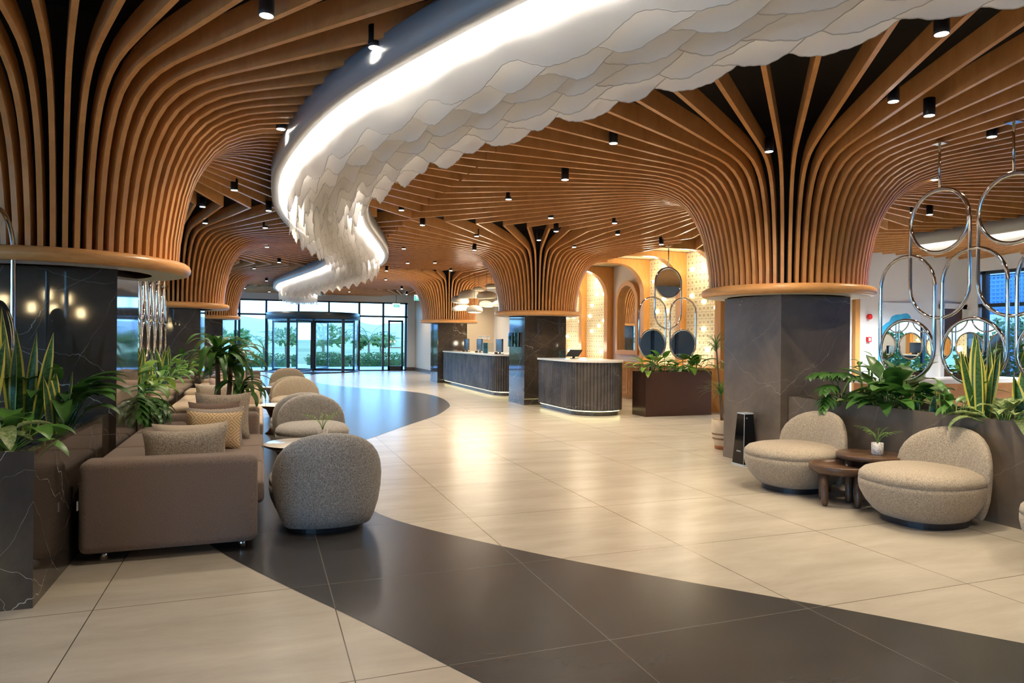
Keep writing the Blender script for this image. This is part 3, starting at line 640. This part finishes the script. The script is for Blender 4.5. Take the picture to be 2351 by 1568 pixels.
pillow(-.62,10.9,.45,.56,.38,.16,'pil_grey','speckled wool pillow on the sand-coloured sofa',.05,.15)
pillow(-.50,11.35,.45,.50,.44,.14,'pil_pink','rose linen pillow behind the dracaena trunk',0,.15)
pillow(-.52,13.6,.45,.55,.42,.14,'pil_pink','pale rose pillow on the second sand-coloured sofa',0,.15)
# ------------------------------------------------------------------ tub chairs (front faces -y)
def chair(label,loc,rot,m):
    t=thing('tub_chair',label,'lounge chair',(loc[0],loc[1],0),rot,'boucle tub chairs')
    n=48
    def ell(rx,ry,z,cy=-.08,e=2.35): return [(rx*.965*math.copysign(abs(cos(2*PI*i/n))**(2/e),cos(2*PI*i/n)),cy+ry*math.copysign(abs(sin(2*PI*i/n))**(2/e),sin(2*PI*i/n)),z) for i in range(n)]
    MB().quadloft([ell(.31,.33,0,-.04),ell(.31,.33,.065,-.04)],True,True,True,0,False).build('plinth','blackmetal',t)
    b=MB(); b.quadloft([ell(.32,.34,.055,-.05),ell(.355,.38,.09,-.06),ell(.405,.43,.16,-.07),ell(.44,.465,.24),ell(.452,.478,.30),ell(.450,.476,.345),ell(.442,.468,.352),ell(.452,.478,.360),ell(.445,.47,.395),ell(.41,.435,.43),ell(.34,.36,.452),ell(.22,.24,.460),ell(.06,.06,.462)],True,True,True); b.build('seat',m,t)
    prof=[(.05,.30,.05),(.065,.325,.11),(.12,.355,.15),(.22,.392,.17),(.33,.412,.18),(.44,.418,.18),(.53,.405,.175),(.60,.378,.165),(.66,.335,.15),(.71,.275,.125),(.745,.205,.095),(.765,.135,.062),(.776,.07,.03),(.778,.01,.008)]
    rings=[]
    for z,w_,th in prof:
        R=[]
        for i in range(n):
            a=2*PI*i/n; cx=math.copysign(abs(cos(a))**.85,cos(a)); sy=math.copysign(abs(sin(a))**.8,sin(a))
            x=w_*cx; yb=.335+.06*max(0,(z-.35))-.17*(x/.42)**2-.03*(.06/(z+.05)); R.append((x,yb+th/2*sy,z))
        rings.append(R)
    MB().quadloft(rings,True,True,True).build('backrest',m,t); return t
chair('grey boucle tub chair nearest the camera on the left, its rounded back to us',(.50,5.74),PI,'boucle_grey')
c2=chair('grey-beige boucle tub chair facing us across the palm table',(.60,8.86),0,'boucle_grey')
dup(c2,(.56,9.86,0),PI,'tub chair standing back to back with the one at the palm table')
c4=chair('beige tub chair facing us, second pair of the left row',(.60,12.95),0,'boucle')
dup(c4,(.58,13.98,0),PI,'beige tub chair back to back behind the second facing chair')
dup(c4,(.60,17.05,0),0,'farthest beige tub chair facing us, near the entrance')
dup(c4,(5.22,5.66,0),-PI/2+.08,'beige boucle lounge chair nearest the right marble column')
dup(c4,(5.32,4.28,0),-PI/2+.04,'beige boucle lounge chair in the middle of the right planter')
dup(c4,(5.30,2.90,0),-PI/2,'beige boucle lounge chair cut off by the right picture edge')
# ------------------------------------------------------------------ tables
def round_table(label,x,y,r,h,tray,legs=3,a0=0.3):
    t=thing('side_table',label,'side table',(x,y,0))
    if tray: MB().lathe([(.001,h-.03),(r-.03,h-.03),(r-.02,h-.01),(r-.008,h),(r,h-.012),(r,h-.05),(r-.02,h-.075),(r-.06,h-.085),(.001,h-.085)],48).build('tray_top','darkwood',t)
    else: MB().lathe([(.001,h),(r-.006,h),(r,h-.006),(r,h-.04),(r-.008,h-.045),(.001,h-.045)],48).build('table_top','darkwood',t)
    for i in range(legs):
        a=a0+2*PI*i/legs; rr=r-.07; MB().lathe([(.001,0),(.018,.004),(.028,.018),(.031,.04),(.031,h-.06)],16,(rr*cos(a),rr*sin(a),0),True).build('leg','darkwood',t)
round_table('low dark wooden round side table with raised rim and stubby legs',5.06,4.97,.265,.375,True,4,.1)
round_table('taller dark wooden round side table holding the potted palm',5.40,4.95,.29,.455,False,3,.9)
def drum_table(label,x,y):
    t=thing('pedestal_table',label,'side table',(x,y,0))
    MB().lathe([(.001,.455),(.32,.455),(.335,.448)],48).build('table_top','quartz',t); MB().lathe([(.336,.449),(.33,.43),(.27,.405),(.22,.38),(.16,.25),(.15,.10),(.20,.03),(.24,0),(.001,0)],48).build('pedestal','bronze',t)
drum_table('round pale-topped table with dark pedestal between the two nearest left chairs',.36,7.2)
drum_table('round pale-topped table in the second chair group of the left row',.30,11.4)
drum_table('round pale-topped table beside the farthest tub chair',.32,15.5)
# ------------------------------------------------------------------ leaves and plants
def leaf(b,base,az,L,W,elev,droop,n=8,shape='lance',fold=.25,mi=0,edge=None,twist=0,side=None):
    p=Vector(base); e=elev; ds=L/n; rows=[]
    for i in range(n+1):
        t=i/n
        if shape=='lance': w_=W*(sin(PI*min(1,t**.75))**.8) if 0<t<1 else W*.03
        elif shape=='broad': w_=W*(sin(PI*t**.62)**.7) if 0<t<1 else W*.02
        elif shape=='strap': w_=W*(.55+.45*min(1,t*3))*(1-t**3) + .001
        else: w_=W*(.62+.38*sin(PI*min(1,t*1.15)))*(1 if t<.72 else max(0,1-((t-.72)/.28)**1.7))+.001
        d=Vector((cos(e)*cos(az),cos(e)*sin(az),sin(e)))
        s=Vector((-sin(az),cos(az),0)); 
        if twist: s=Matrix.Rotation(twist*t,3,d)@s
        if side is not None: s=Matrix.Rotation(side,3,d)@s
        up=d.cross(s)*-1
        if up.z<0 and side is None and not twist: up=-up
        if edge is None: rows.append([tuple(p-s*w_/2+up*w_*fold*.5),tuple(p),tuple(p+s*w_/2+up*w_*fold*.5)])
        else: rows.append([tuple(p-s*w_/2+up*w_*fold*.5),tuple(p-s*w_*.32+up*w_*fold*.3),tuple(p),tuple(p+s*w_*.32+up*w_*fold*.3),tuple(p+s*w_/2+up*w_*fold*.5)])
        p=p+d*ds; e-=droop/n
    if edge is None: b.quadloft(rows,False,mi=mi)
    else:
        m=5; vs=[q for r in rows for q in r]; k=len(b.v); b.v+=vs
        for i in range(len(rows)-1):
            for j in range(4): b.f.append((k+i*m+j,k+i*m+j+1,k+(i+1)*m+j+1,k+(i+1)*m+j)); b.m.append(edge if j in (0,3) else mi); b.sm.append(True)
    return p
R=random.uniform
def snake_plant(x,y,z,n,h,label,spread=.12,group=None,fan=None):
    t=thing('snake_plant',label,'plant',(x,y,z),0,group); b=MB()
    for i in range(n):
        a=R(0,2*PI); r=R(0,spread); L=h*R(.68,1)
        leaf(b,(r*cos(a),r*sin(a),0),a if fan is None else R(*fan),L,R(.075,.11)*(1 if h>.4 else .7),R(1.36,1.56),R(-.08,.16),9,'sword',.25,0,1,R(-1.2,1.2),R(-1.5,1.5))
    b.build('leaves',['snake','snake_edge'],t); return t
def broad_plant(x,y,z,n,h,Lw,label,m='leaf',shape='broad',droop=1.3,azr=(0,2*PI),el=(.75,1.35),spread=.08,thin=.006):
    t=thing('leafy_plant',label,'plant',(x,y,z)); b=MB(); st=MB()
    for i in range(n):
        a=R(*azr); r=R(0,spread); H=h*R(.45,1); e=R(*el); base=Vector((r*cos(a),r*sin(a),0)); end=base+Vector((cos(e)*cos(a),cos(e)*sin(a),sin(e)))*H
        mid=(base+end)/2+Vector((0,0,.05*H)); st.tube([base,mid,end],thin,5)
        L=Lw[0]*R(.7,1.15); leaf(b,end,a+R(-.5,.5),L,Lw[1]*R(.8,1.15),e-.35+R(-.2,.2),droop*R(.6,1.2),8,shape,.3)
    b.build('leaves',m,t); st.build('stems','stem',t); return t
def monstera(x,y,z,n,h,label,azr=(0,2*PI),el=(.5,1.2),S=.30,hang=1.2,m='leaf_dark'):
    t=thing('monstera_plant',label,'plant',(x,y,z)); b=MB(); st=MB()
    for i in range(n):
        a=R(*azr); H=h*R(.6,1); e=R(*el); base=Vector((R(-.05,.05),R(-.05,.05),0)); end=base+Vector((cos(e)*cos(a),cos(e)*sin(a),sin(e)))*H; st.tube([base,(base+end)/2+Vector((0,0,.06)),end],.006,5)
        s=S*R(.8,1.15); d=e-.6; p=end.copy(); ang=d; pts=[]
        for q in range(8): pts.append((p.copy(),ang)); p=p+Vector((cos(ang)*cos(a),cos(ang)*sin(a),sin(ang)))*s/7; ang-=hang/8
        for sd in (-1,1):
            for q in range(7):
                pb,an=pts[q]; az=a+sd*(1.25-.13*q); w=s*(.62 if q in (1,2,3) else .5-.03*q)
                leaf(b,pb,az,w,s*.17,an*.3-.1,.9,5,'strap',.15)
        b.quadloft([[tuple(q[0]+Vector((-sin(a),cos(a),0))*s*.16*sin(PI*(k+.6)/8.2)*sg) for sg in (-1,0,1)] for k,q in enumerate(pts)],False)
    b.build('leaves',m,t); st.build('stems','stem',t); return t
def palm_small(x,y,z,S,label,m='leaf_bright',n=7,potm='potpat',pr=.052,ph=.11):
    t=thing('potted_palm',label,'potted plant',(x,y,z)); MB().lathe([(pr*.86,0),(pr,.01),(pr,ph),(pr*.9,ph),(pr*.88,ph*.85),(.001,ph*.85)],28,cap=False).build('pot',potm,t)
    MB().lathe([(.001,ph*.86),(pr*.88,ph*.86)],20).build('soil','soil',t)
    b=MB(); st=MB()
    for i in range(n):
        a=2*PI*i/n+R(-.3,.3); p=Vector((0,0,ph*.85)); e=R(1.15,1.5); pts=[]
        L=S*R(.75,1.1)
        for q in range(10): pts.append(p.copy()); p=p+Vector((cos(e)*cos(a),cos(e)*sin(a),sin(e)))*L/9; e-=.14
        st.tube(pts,.0022 if S<.4 else .006,5)
        for q in range(4,10):
            for sd in (-1,1): leaf(b,pts[q],a+sd*(1.0-.05*q),S*.24*(1.2-abs(q-6.5)*.13),S*.030,.15,.7,4,'lance',.1)
    b.build('fronds',m,t); st.build('stems','stem',t); return t
palm_small(5.42,4.88,.456,.24,'small feathery palm in a white patterned pot on the taller dark table')
palm_small(.60,7.30,.456,.30,'small feathery palm in a small pot on the pale round table')
palm_small(.42,15.52,.456,.22,'tiny palm on the farthest pale round table')
# left near planter
ZS=.79
snake_plant(-1.56,5.62,ZS,6,.93,'tall yellow-edged snake plant in the lower left planter',.10)
snake_plant(-1.72,5.35,ZS,5,.70,'medium snake plant left of the tallest one in the lower left planter',.10)
snake_plant(-1.38,5.72,ZS,4,.52,'short narrow snake plant next to the polished planter rim',.07)
broad_plant(-1.40,6.02,ZS,15,.38,(.36,.14),'dark peace lily leaning over the sofa end of the lower left planter','leaf_dark',azr=(-1.9,.4),droop=1.5)
broad_plant(-1.60,5.95,ZS,9,.50,(.30,.12),'dark broad-leaved plant against the polished left column','leaf_dark',azr=(-2.2,.5),droop=1.1)
broad_plant(-1.62,4.92,ZS,28,.26,(.26,.12),'low variegated plant in the front corner of the lower left planter','leaf_var',droop=1.3,el=(.5,1.3),spread=.14)
broad_plant(-1.50,5.02,ZS,14,.22,(.26,.12),'low green broad-leaved plant at the rim of the lower left planter','leaf',droop=1.3,el=(.4,1.2),spread=.12)
# planter behind the sofas
monstera(-1.27,7.92,ZS,5,.26,'monstera with split leaves hanging over the sofa by the left column',azr=(-1.1,.5),el=(.1,.9),S=.36,hang=2.0)
for i,(yy,lb) in enumerate(((8.6,'nearest'),(10.2,'middle'),(12.6,'farthest'))):
    snake_plant(-1.50,yy,ZS,10,.62,'yellow-edged snake plant clump behind the sofas, '+lb+' of three',.18)
    broad_plant(-1.35,yy+.55,ZS,12,.34,(.30,.12),'bright broad-leaved plant behind the sofas, '+lb+' of three','leaf_bright' if i!=1 else 'leaf',azr=(-1.6,1.6),el=(.5,1.3),droop=1.4,spread=.12)
broad_plant(-1.38,8.1,ZS,12,.32,(.30,.11),'leafy green plant next to the hanging monstera','leaf',azr=(-1.6,1.6),el=(.4,1.3),droop=1.4)
broad_plant(-1.45,11.6,ZS,14,.36,(.30,.11),'glossy green plant between two snake plant clumps','leaf',el=(.5,1.3),droop=1.3,spread=.15)
broad_plant(-1.45,14.0,ZS,14,.40,(.30,.10),'leafy plant at the far end of the planter behind the sofas','leaf_dark',el=(.5,1.3),droop=1.3,spread=.15)
# right planter
monstera(6.02,5.95,ZS,11,.42,'dark split-leaved monstera beside the right marble column',el=(.3,1.2),S=.32,hang=1.3,azr=(-3.5,.2))
t=thing('bamboo_plant','thin jointed bamboo stalks with a few leaves behind the monstera','plant',(6.25,5.75,ZS)); b=MB(); s_=MB()
for i in range(4):
    x,y=R(-.06,.06),R(-.06,.06); H=R(.42,.58); s_.tube([(x,y,0),(x*1.3,y*1.3,H*.5),(x*1.9,y*1.9,H)],.011,7)
    for q in range(4): leaf(b,(x*1.8,y*1.8,H*(.7+.1*q)),R(0,6.28),.15,.06,R(.2,1.0),1.2,6,'broad')
b.build('leaves','leaf',t); s_.build('stalks','stem',t)
broad_plant(5.98,5.25,ZS,22,.38,(.40,.17),'peace lily with big ribbed leaves below the nearest round mirror','leaf_dark',el=(.6,1.35),droop=1.0)
broad_plant(5.92,5.55,ZS,18,.20,(.18,.10),'low pale green plant at the rim left of the peace lily','leaf_var',el=(.4,1.2),droop=1.2)
broad_plant(5.98,4.98,ZS,20,.34,(.36,.15),'second dark ribbed-leaf plant between the lily and the small snake plant','leaf_dark',el=(.5,1.2),droop=1.3)
snake_plant(5.92,4.80,ZS,5,.30,'short yellow-edged snake plant at the middle of the right planter rim',.07)
broad_plant(6.0,4.55,ZS,20,.28,(.30,.07),'bushy fan-leaved green plant in the right planter','leaf',el=(.4,1.3),droop=1.1)
snake_plant(5.96,4.62,ZS,3,.34,'leaning snake plant blade beside the fan-leaved bush',.04,None,(2.6,3.4))
snake_plant(6.02,4.33,ZS,9,.84,'tallest snake plant on the right, in front of the second round mirror',.09)
snake_plant(6.12,4.02,ZS,7,.6,'snake plant at the right picture edge',.09)
broad_plant(5.93,4.06,ZS,26,.22,(.24,.11),'variegated pale-leaved plant at the right picture edge','leaf_var',el=(.3,1.2),droop=1.3,spread=.12)
broad_plant(6.1,3.3,ZS,12,.3,(.30,.13),'dark leafy plant just beyond the right picture edge','leaf_dark',el=(.5,1.2))
for i in range(4): broad_plant(7.34+.37*i,12.1,.81,16,.36,(.36,.13),'peace lily in the brown planter box, '+['leftmost','second from the left','third from the left','rightmost'][i],'leaf' if i%2 else 'leaf_bright',el=(.4,1.3),droop=1.2,spread=.10)
# dracaena between the sofas
t=thing('dracaena','tall dracaena with drooping strap leaves in a pot between the sofas','potted plant',(-.42,8.56,0))
MB().lathe([(.15,0),(.17,.02),(.19,.36),(.17,.36),(.165,.31),(.001,.31)],28).build('pot','pot',t)
s_=MB(); heads=[((-.05,-.04),1.36,30,.56),((.20,.02),.98,22,.42),((.10,.04),1.26,24,.52)]
b=MB()
for (x,y),H,n,L in heads:
    s_.tube([(x*.4,y*.4,.3),(x*.7,y*.7,H*.6),(x,y,H)],[.032,.028,.022] if H>1.2 else [.022,.02,.016],8)
    for i in range(n): leaf(b,(x,y,H-R(0,.16)),2*PI*i/n*2.4+R(-.2,.2),L*R(.75,1.1),.095,R(.4,1.4),R(1.7,2.9),9,'lance',.25)
b.build('leaves','leaf_dark',t); s_.build('trunks','trunk',t)
# dragon tree behind the right column
t=thing('dragon_tree','spiky thin-leaved dragon tree in a striped pot behind the right marble column','potted plant',(6.09,8.04,0))
MB().lathe([(.10,.0),(.12,.01),(.125,.05)],28).build('saucer','clay',t)
MB().lathe([(.11,.03),(.145,.12),(.165,.25),(.165,.41),(.15,.41),(.15,.37),(.001,.37)],28).build('pot','pot',t)
MB().lathe([(.150,.135),(.157,.15),(.150,.165)],28).lathe([(.158,.20),(.164,.215),(.160,.23)],28).build('pot_stripes','trunk',t)
s_=MB(); b=MB()
for (x,y),H in (((-.05,0),.80),((.05,.03),1.15),((-.08,.08),1.45)):
    s_.tube([(x*.3,y*.3,.36),(x,y,H)],.012,6)
    for i in range(34): leaf(b,(x,y,H-R(0,.10)),R(0,6.28),R(.28,.42),.014,R(.3,1.4),R(.9,2.0),6,'strap',.2)
b.build('leaves','leaf',t); s_.build('stems','trunk',t)
# ------------------------------------------------------------------ scent tower
t=thing('scent_tower','black glossy tapered scent diffuser tower with white lettering beside the right column','scent diffuser',(5.555,6.92,0))
def frus(a,b_,z0,z1): return MB().quadloft([[(-a,-a,z0),(a,-a,z0),(a,a,z0),(-a,a,z0)],[(-b_,-b_,z1),(b_,-b_,z1),(b_,b_,z1),(-b_,b_,z1)]],True,True,True,0,False)
frus(.110,.110,0,.02).build('base_trim','brushed',t); frus(.105,.066,.02,.62).build('body','gloss_black',t); frus(.068,.066,.62,.635).build('top_trim','brushed',t)
e=MB().tube([(-.105,-.105,.02),(-.066,-.066,.62)],.003,6).build('corner_trim','brushed',t)
MB().lathe([(.001,0),(.012,0),(.012,.006),(.001,.006)],14).build('button','chrome',t).matrix_local=Matrix.Translation((-.035,-.071,.575))@Matrix.Rotation(PI/2,4,'X')
def text(s,size,m,par,mw,name='lettering',ext=.001):
    c=bpy.data.curves.new('txt','FONT'); c.body=s; c.size=size; c.extrude=ext; c.align_x='CENTER'; c.align_y='CENTER'; c.resolution_u=2
    o=bpy.data.objects.new('txt',c); C.objects.link(o); dg=bpy.context.evaluated_depsgraph_get(); me=bpy.data.meshes.new_from_object(o.evaluated_get(dg)); bpy.data.objects.remove(o); me.name=name
    me.materials.clear(); me.materials.append(M[m]); q=bpy.data.objects.new(name,me); C.objects.link(q); q.parent=par; q.matrix_local=mw; return q
text('TERMEX',.022,'paper',t,Matrix.Translation((-.0965,0,.17))@Matrix.Rotation(-PI/2,4,'Z')@Matrix.Rotation(PI/2-.065,4,'X'))
# ------------------------------------------------------------------ passage items
t=thing('alarm_sounder','round red fire alarm sounder on the white passage wall','alarm',(12.5,11.53,2.07)); o=MB().lathe([(.001,.09),(.035,.09),(.06,.07),(.06,.02),(.045,0),(.001,0)],24).build('sounder','red',t); o.rotation_euler=(PI/2,0,0)
t=thing('call_point','square red fire alarm call point below the sounder','alarm',(12.5,11.53,1.57)); MB().box(-.055,.055,-.05,0,-.055,.055).build('box','red',t); MB().box(-.03,.03,-.053,-.05,-.035,.035).build('window','paper',t)
t=thing('wall_canvas','white canvas with a blue ink wash painting on the passage wall','painting',(13.42,11.5,1.75)); MB().box(-.62,.62,0,.028,-.65,.65).build('canvas','art',t)
t=thing('bar_counter','white-topped wooden counter behind the right planter','counter',(0,0,0)); MB().box(8.3,11.5,7.4,8.1,.90,.96).build('counter_top','quartz',t); MB().box(8.4,11.4,7.5,8.0,0,.90).build('counter_body','cabinet',t)
palm_small(9.35,7.7,.961,.38,'palm in a square pale pot on the white bar counter','leaf',8,'potpat',.10,.15)
# ------------------------------------------------------------------ exit signs
t=thing('exit_sign','green illuminated EXIT sign hanging before the side entrance door','exit sign',(5.75,31.2,3.0))
MB().box(-.17,.17,-.02,.02,-.10,.10).build('sign_box','exitw',t); MB().box(-.145,.145,-.024,-.02,-.075,.055).build('green_face','exit',t); MB().box(-.2,.2,-.03,.03,.10,.13).tube([(0,0,.12),(0,0,.98)],.01,6).build('hanger','blackmetal',t)
text('EXIT',.15,'exitw',t,Matrix.Translation((0,-.026,-.012))@Matrix.Rotation(PI/2,4,'X'))
t=thing('exit_sign','small green running-man exit sign hanging left of the far canopy','exit sign',(6.05,28.2,3.22))
MB().box(-.11,.11,-.02,.02,-.13,.10).build('sign_box','exitw',t); MB().box(-.10,-.05,-.024,-.02,-.12,.06).box(.05,.10,-.024,-.02,-.12,.06).box(-.10,.10,-.024,-.02,-.125,-.08).build('green_face','exit',t); MB().box(-.02,.02,-.024,-.02,-.06,.0).box(-.015,.015,-.024,-.02,.01,.04).build('pictogram','exit',t); MB().tube([(0,0,.10),(0,0,.76)],.01,6).build('hanger','blackmetal',t)
# ------------------------------------------------------------------ pebble pendant lamps over the long desk
PL=[(5.69,20.28,2.72,.30,'lower left, widest'),(5.83,19.8,2.86,.30,'tall flat drum in front'),(6.36,20.56,3.08,.19,'small upper one'),(6.13,19.05,2.80,.27,'brightly lit dome in the centre'),(5.85,20.75,2.50,.27,'lower left flat one'),(5.9,19.46,2.40,.24,'lowest cone'),(6.5,20.19,2.60,.23,'lower right one'),(6.75,19.74,2.60,.2,'right one half behind the canopy'),(6.42,19.48,3.1,.18,'highest, beside the canopy')]
for k,(x,y,z,r,lb) in enumerate(PL):
    t=thing('pebble_pendant','pale plaster pebble-shaped pendant lamp, '+lb,'pendant lamp',(x,y,z)); random.seed(k); p1,p2=R(0,6),R(0,6); n=36; rings=[]
    hgt=r*R(.75,1.0)
    for zz,rr in ((-.5,.80),(-.44,.93),(-.3,1.0),(-.1,1.0),(.1,.93),(.28,.72),(.4,.42),(.46,.12),(.47,.02)):
        rings.append([(r*rr*(1+.09*sin(2*a+p1)+.05*sin(3*a+p2))*cos(a),r*rr*(1+.09*sin(2*a+p1)+.05*sin(3*a+p2))*.9*sin(a),hgt*(zz+.07*sin(a+p1)*rr)) for a in [2*PI*i/n for i in range(n)]])
    MB().quadloft(rings,True).build('shade','concrete_lamp',t); b=MB(); b.add([(p[0]*.97,p[1]*.97,p[2]+.012) for p in rings[0]],[tuple(range(n))]); b.build('diffuser','lampin',t); MB().tube([(0,0,hgt*.45),(0,0,3.5-z)],.005,5).build('cord','blackmetal',t)
    point('pendant_glow',(x,y,z-hgt*.5-.12),5,WARM,.1)
# rattan pendants in the restaurant behind the camera (mirrored in the polished left column)
for k,(x,z) in enumerate(((-4.2,2.25),(-3.85,2.14),(-3.66,2.38),(-3.46,2.1),(-3.3,2.3),(-3.14,2.06))):
    t=thing('rattan_pendant','woven rattan pendant lamp reflected in the polished left column, '+['first','second','third','fourth','fifth','sixth'][k]+' from the left','pendant lamp',(x,-1.3-.25*(k%3),z)); b=MB(); H=.34 if k%2 else .26; rr=.20 if k%2 else .15
    for i in range(22):
        a=2*PI*i/22; b.tube([(rr*f*cos(a+tw),rr*f*sin(a+tw),-H*u) for u,f,tw in ((0,.35,0),(.3,.8,.1),(.65,1,.2),(1,.85,.3))],.004,4)
        b.tube([(rr*f*cos(a-tw),rr*f*sin(a-tw),-H*u) for u,f,tw in ((0,.35,0),(.3,.8,.1),(.65,1,.2),(1,.85,.3))],.004,4)
    b.build('woven_shade','rattan',t); MB().lathe([(.05,-.22),(.06,-.2),(.06,-.07),(.04,-.05)],16).build('bulb','pbulb',t); MB().tube([(0,0,0),(0,0,3.5-z)],.004,5).build('cord','blackmetal',t)
# ------------------------------------------------------------------ outdoors
def st(o,kind='structure'): o['kind']=kind; return o
o=MB().add([(-400,-300,-.06),(400,-300,-.06),(400,700,-.06),(-400,700,-.06)],[(0,1,2,3)]).build('ground','grass'); st(o)
st(MB().box(-14,16,WB+.26,38.2,-.06,-.01).build('terrace','paving')); st(MB().box(15.82,22,-7,13,-.06,-.01).build('side_terrace','paving')); st(MB().box(-20,-9.05,-10,34,-.06,-.01).build('left_terrace','paving')); st(MB().box(-12,18,-16,-7.3,-.06,-.01).build('rear_terrace','paving'))
b=MB(); P_=[]
for i in range(90):
    x=-380+i*9; hgt=16+9*noise.noise(Vector((i*.09,1.3,0)))+5*noise.noise(Vector((i*.3,7.3,0))); P_.append([(x,480,-1),(x,500,hgt*.7),(x,560,hgt),(x,620,-1)])
b.quadloft(P_,False); st(b.build('distant_hills','hill'))
def leafcloud(b,c,rx,ry,rz,n,s):
    for i in range(n):
        while 1:
            q=Vector((R(-1,1),R(-1,1),R(-1,1)))
            if .35<q.length<1: break
        p=Vector((c[0]+q.x*rx,c[1]+q.y*ry,c[2]+q.z*rz)); u=Vector((R(-1,1),R(-1,1),R(-1,1))).normalized(); v=u.orthogonal().normalized(); s1=s*R(.6,1.3)
        b.add([p-u*s1,p-v*s1*.4,p+u*s1,p+v*s1*.4],[(0,1,2,3)],0,False)
for k,(x0,x1,lb) in enumerate(((-3.5,1.4,'left of the revolving door'),(1.5,4.4,'straight behind the revolving door'),(4.5,8.0,'behind the side door'))):
    t=thing('hedge','low dark green hedge along the terrace, '+lb,'hedge',(0,0,0)); b=MB(); leafcloud(b,((x0+x1)/2,37.6,.36),(x1-x0)/2*1.25,.55,.42,2600,.07); b.build('foliage','shrub',t); MB().box(x0,x1,37.3,37.9,0,.35).build('branches','shrub',t)
def palm(x,y,h,L,label,n=10,seed=0):
    random.seed(seed); t=thing('garden_palm',label,'palm tree',(x,y,-.05)); MB().tube([(0,0,0),(.05,0,h*.5),(.02,0,h)],[.08,.06,.05],8).build('trunk','trunk',t); b=MB()
    for i in range(n):
        a=2*PI*i/n+R(-.25,.25); e=R(.75,1.4); p=Vector((.02,0,h)); pts=[]
        for q in range(15): pts.append((p.copy(),e)); p=p+Vector((cos(e)*cos(a),cos(e)*sin(a),sin(e)))*L/14; e-=R(.07,.12)
        b.tube([q[0] for q in pts],.012,4)
        for q in range(3,15):
            for sd in (-1,1):
                for hh in (0,.5):
                    pp=pts[q][0] if hh==0 or q==14 else pts[q][0].lerp(pts[q+1][0],.5)
                    leaf(b,pp,a+sd*(.85-.02*q),L*.26*(1.15-abs(q-7)*.085),.026,pts[q][1]*.4,.8,3,'lance',.05)
    b.build('fronds','palmleaf',t)
for i,(x,y,h,L,lb) in enumerate([(-2.2,38.5,.9,1.5,'at the far left pane'),(.1,39.0,1.0,1.5,'seen through the left curved glass'),(1.2,38.4,1.1,1.6,'left of the door centre post'),(2.75,39,.9,1.5,'seen through the middle of the revolving door'),(4.1,38.4,1.2,1.7,'behind the right door post'),(5.6,38.8,1.3,1.7,'tallest, right of the revolving door'),(6.4,39.6,1.0,1.5,'rightmost, behind the side door'),(-4.5,39,1.0,1.5,'beyond the left column')]): palm(x,y,h,L,'feathery garden palm outside the entrance, '+lb,10,i+3)
random.seed(5)
for k in range(14):
    x=-34+k*4.6+R(-1,1); y=R(70,105); hh=R(1.8,3.2); t=thing('distant_tree','small hazy tree on the far meadow seen through the entrance glass','tree',(x,y,-.05),0,'distant trees on the meadow'); b=MB(); leafcloud(b,(0,0,hh*.65),hh*R(.5,1.1),hh*.6,hh*.5,260,.42); b.build('crown','shrub',t); MB().tube([(0,0,0),(0,0,hh*.5)],.15,6).build('trunk','trunk',t)
t=thing('cypress','slim dark cypress left of the revolving door in the distance','tree',(-8.5,62,0)); b=MB(); leafcloud(b,(0,0,1.9),.5,.5,1.9,500,.22); b.build('crown','shrub',t); MB().tube([(0,0,0),(0,0,1)],.1,6).build('trunk','trunk',t)
# side garden behind the right window
st(MB().box(20,20.3,-8,16,0,4.3).build('neighbour_facade','bluewall')); st(MB().box(19.9,20.0,-8,16,1.95,2.35).box(19.9,20.0,-8,16,3.5,3.7).build('facade_band','white'))
b=MB()
for i in range(150): y=-3+i*.12; b.box(19.93,19.95,y,y+.018,2.35,3.5)
for i in range(10): z=2.4+i*.115; b.box(19.93,19.95,-3,15,z,z+.018)
tag(b.build('mesh_screen','bluewall'),'fine square wire mesh band on the neighbouring facade outside the right window','mesh screen')
for k,(y,hh) in enumerate(((12.2,2.1),(10.2,2.3),(8.2,1.9),(5.8,2.2),(3.2,2.0),(0.4,2.2),(-2.4,2.3),(-5.2,2.2))):
    t=thing('garden_shrub','leafy green shrub outside the right window, '+['nearest the white passage wall','second along the pane','third along the pane','fourth along the pane','fifth along the pane','sixth along the pane','seventh along the pane','last along the pane'][k],'shrub',(17.9,y,-.01)); b=MB(); leafcloud(b,(0,0,hh*.55),.9,1.25,hh*.5,2600,.10); b.build('foliage','shrub',t); MB().tube([(0,0,0),(0,0,hh*.6)],.06,6).build('trunk','trunk',t)
for k in range(8):
    t=thing('garden_shrub','dense green shrub on the terrace along the left glass wall','shrub',(-11.5,-2+k*4.6,-.01),0,'shrubs along the left glass wall'); b=MB(); leafcloud(b,(0,0,1.0),.9,1.7,1.0,900,.16); b.build('foliage','shrub',t); MB().tube([(0,0,0),(0,0,1)],.06,6).build('trunk','trunk',t)
for k in range(8):
    t=thing('garden_shrub','dense green shrub on the terrace behind the rear glass wall','shrub',(-7+k*1.6,-9.6,-.01),0,'shrubs along the rear glass wall'); b=MB(); leafcloud(b,(0,0,1.2),1.5,.9,1.2,900,.16); b.build('foliage','shrub',t); MB().tube([(0,0,0),(0,0,1)],.06,6).build('trunk','trunk',t)
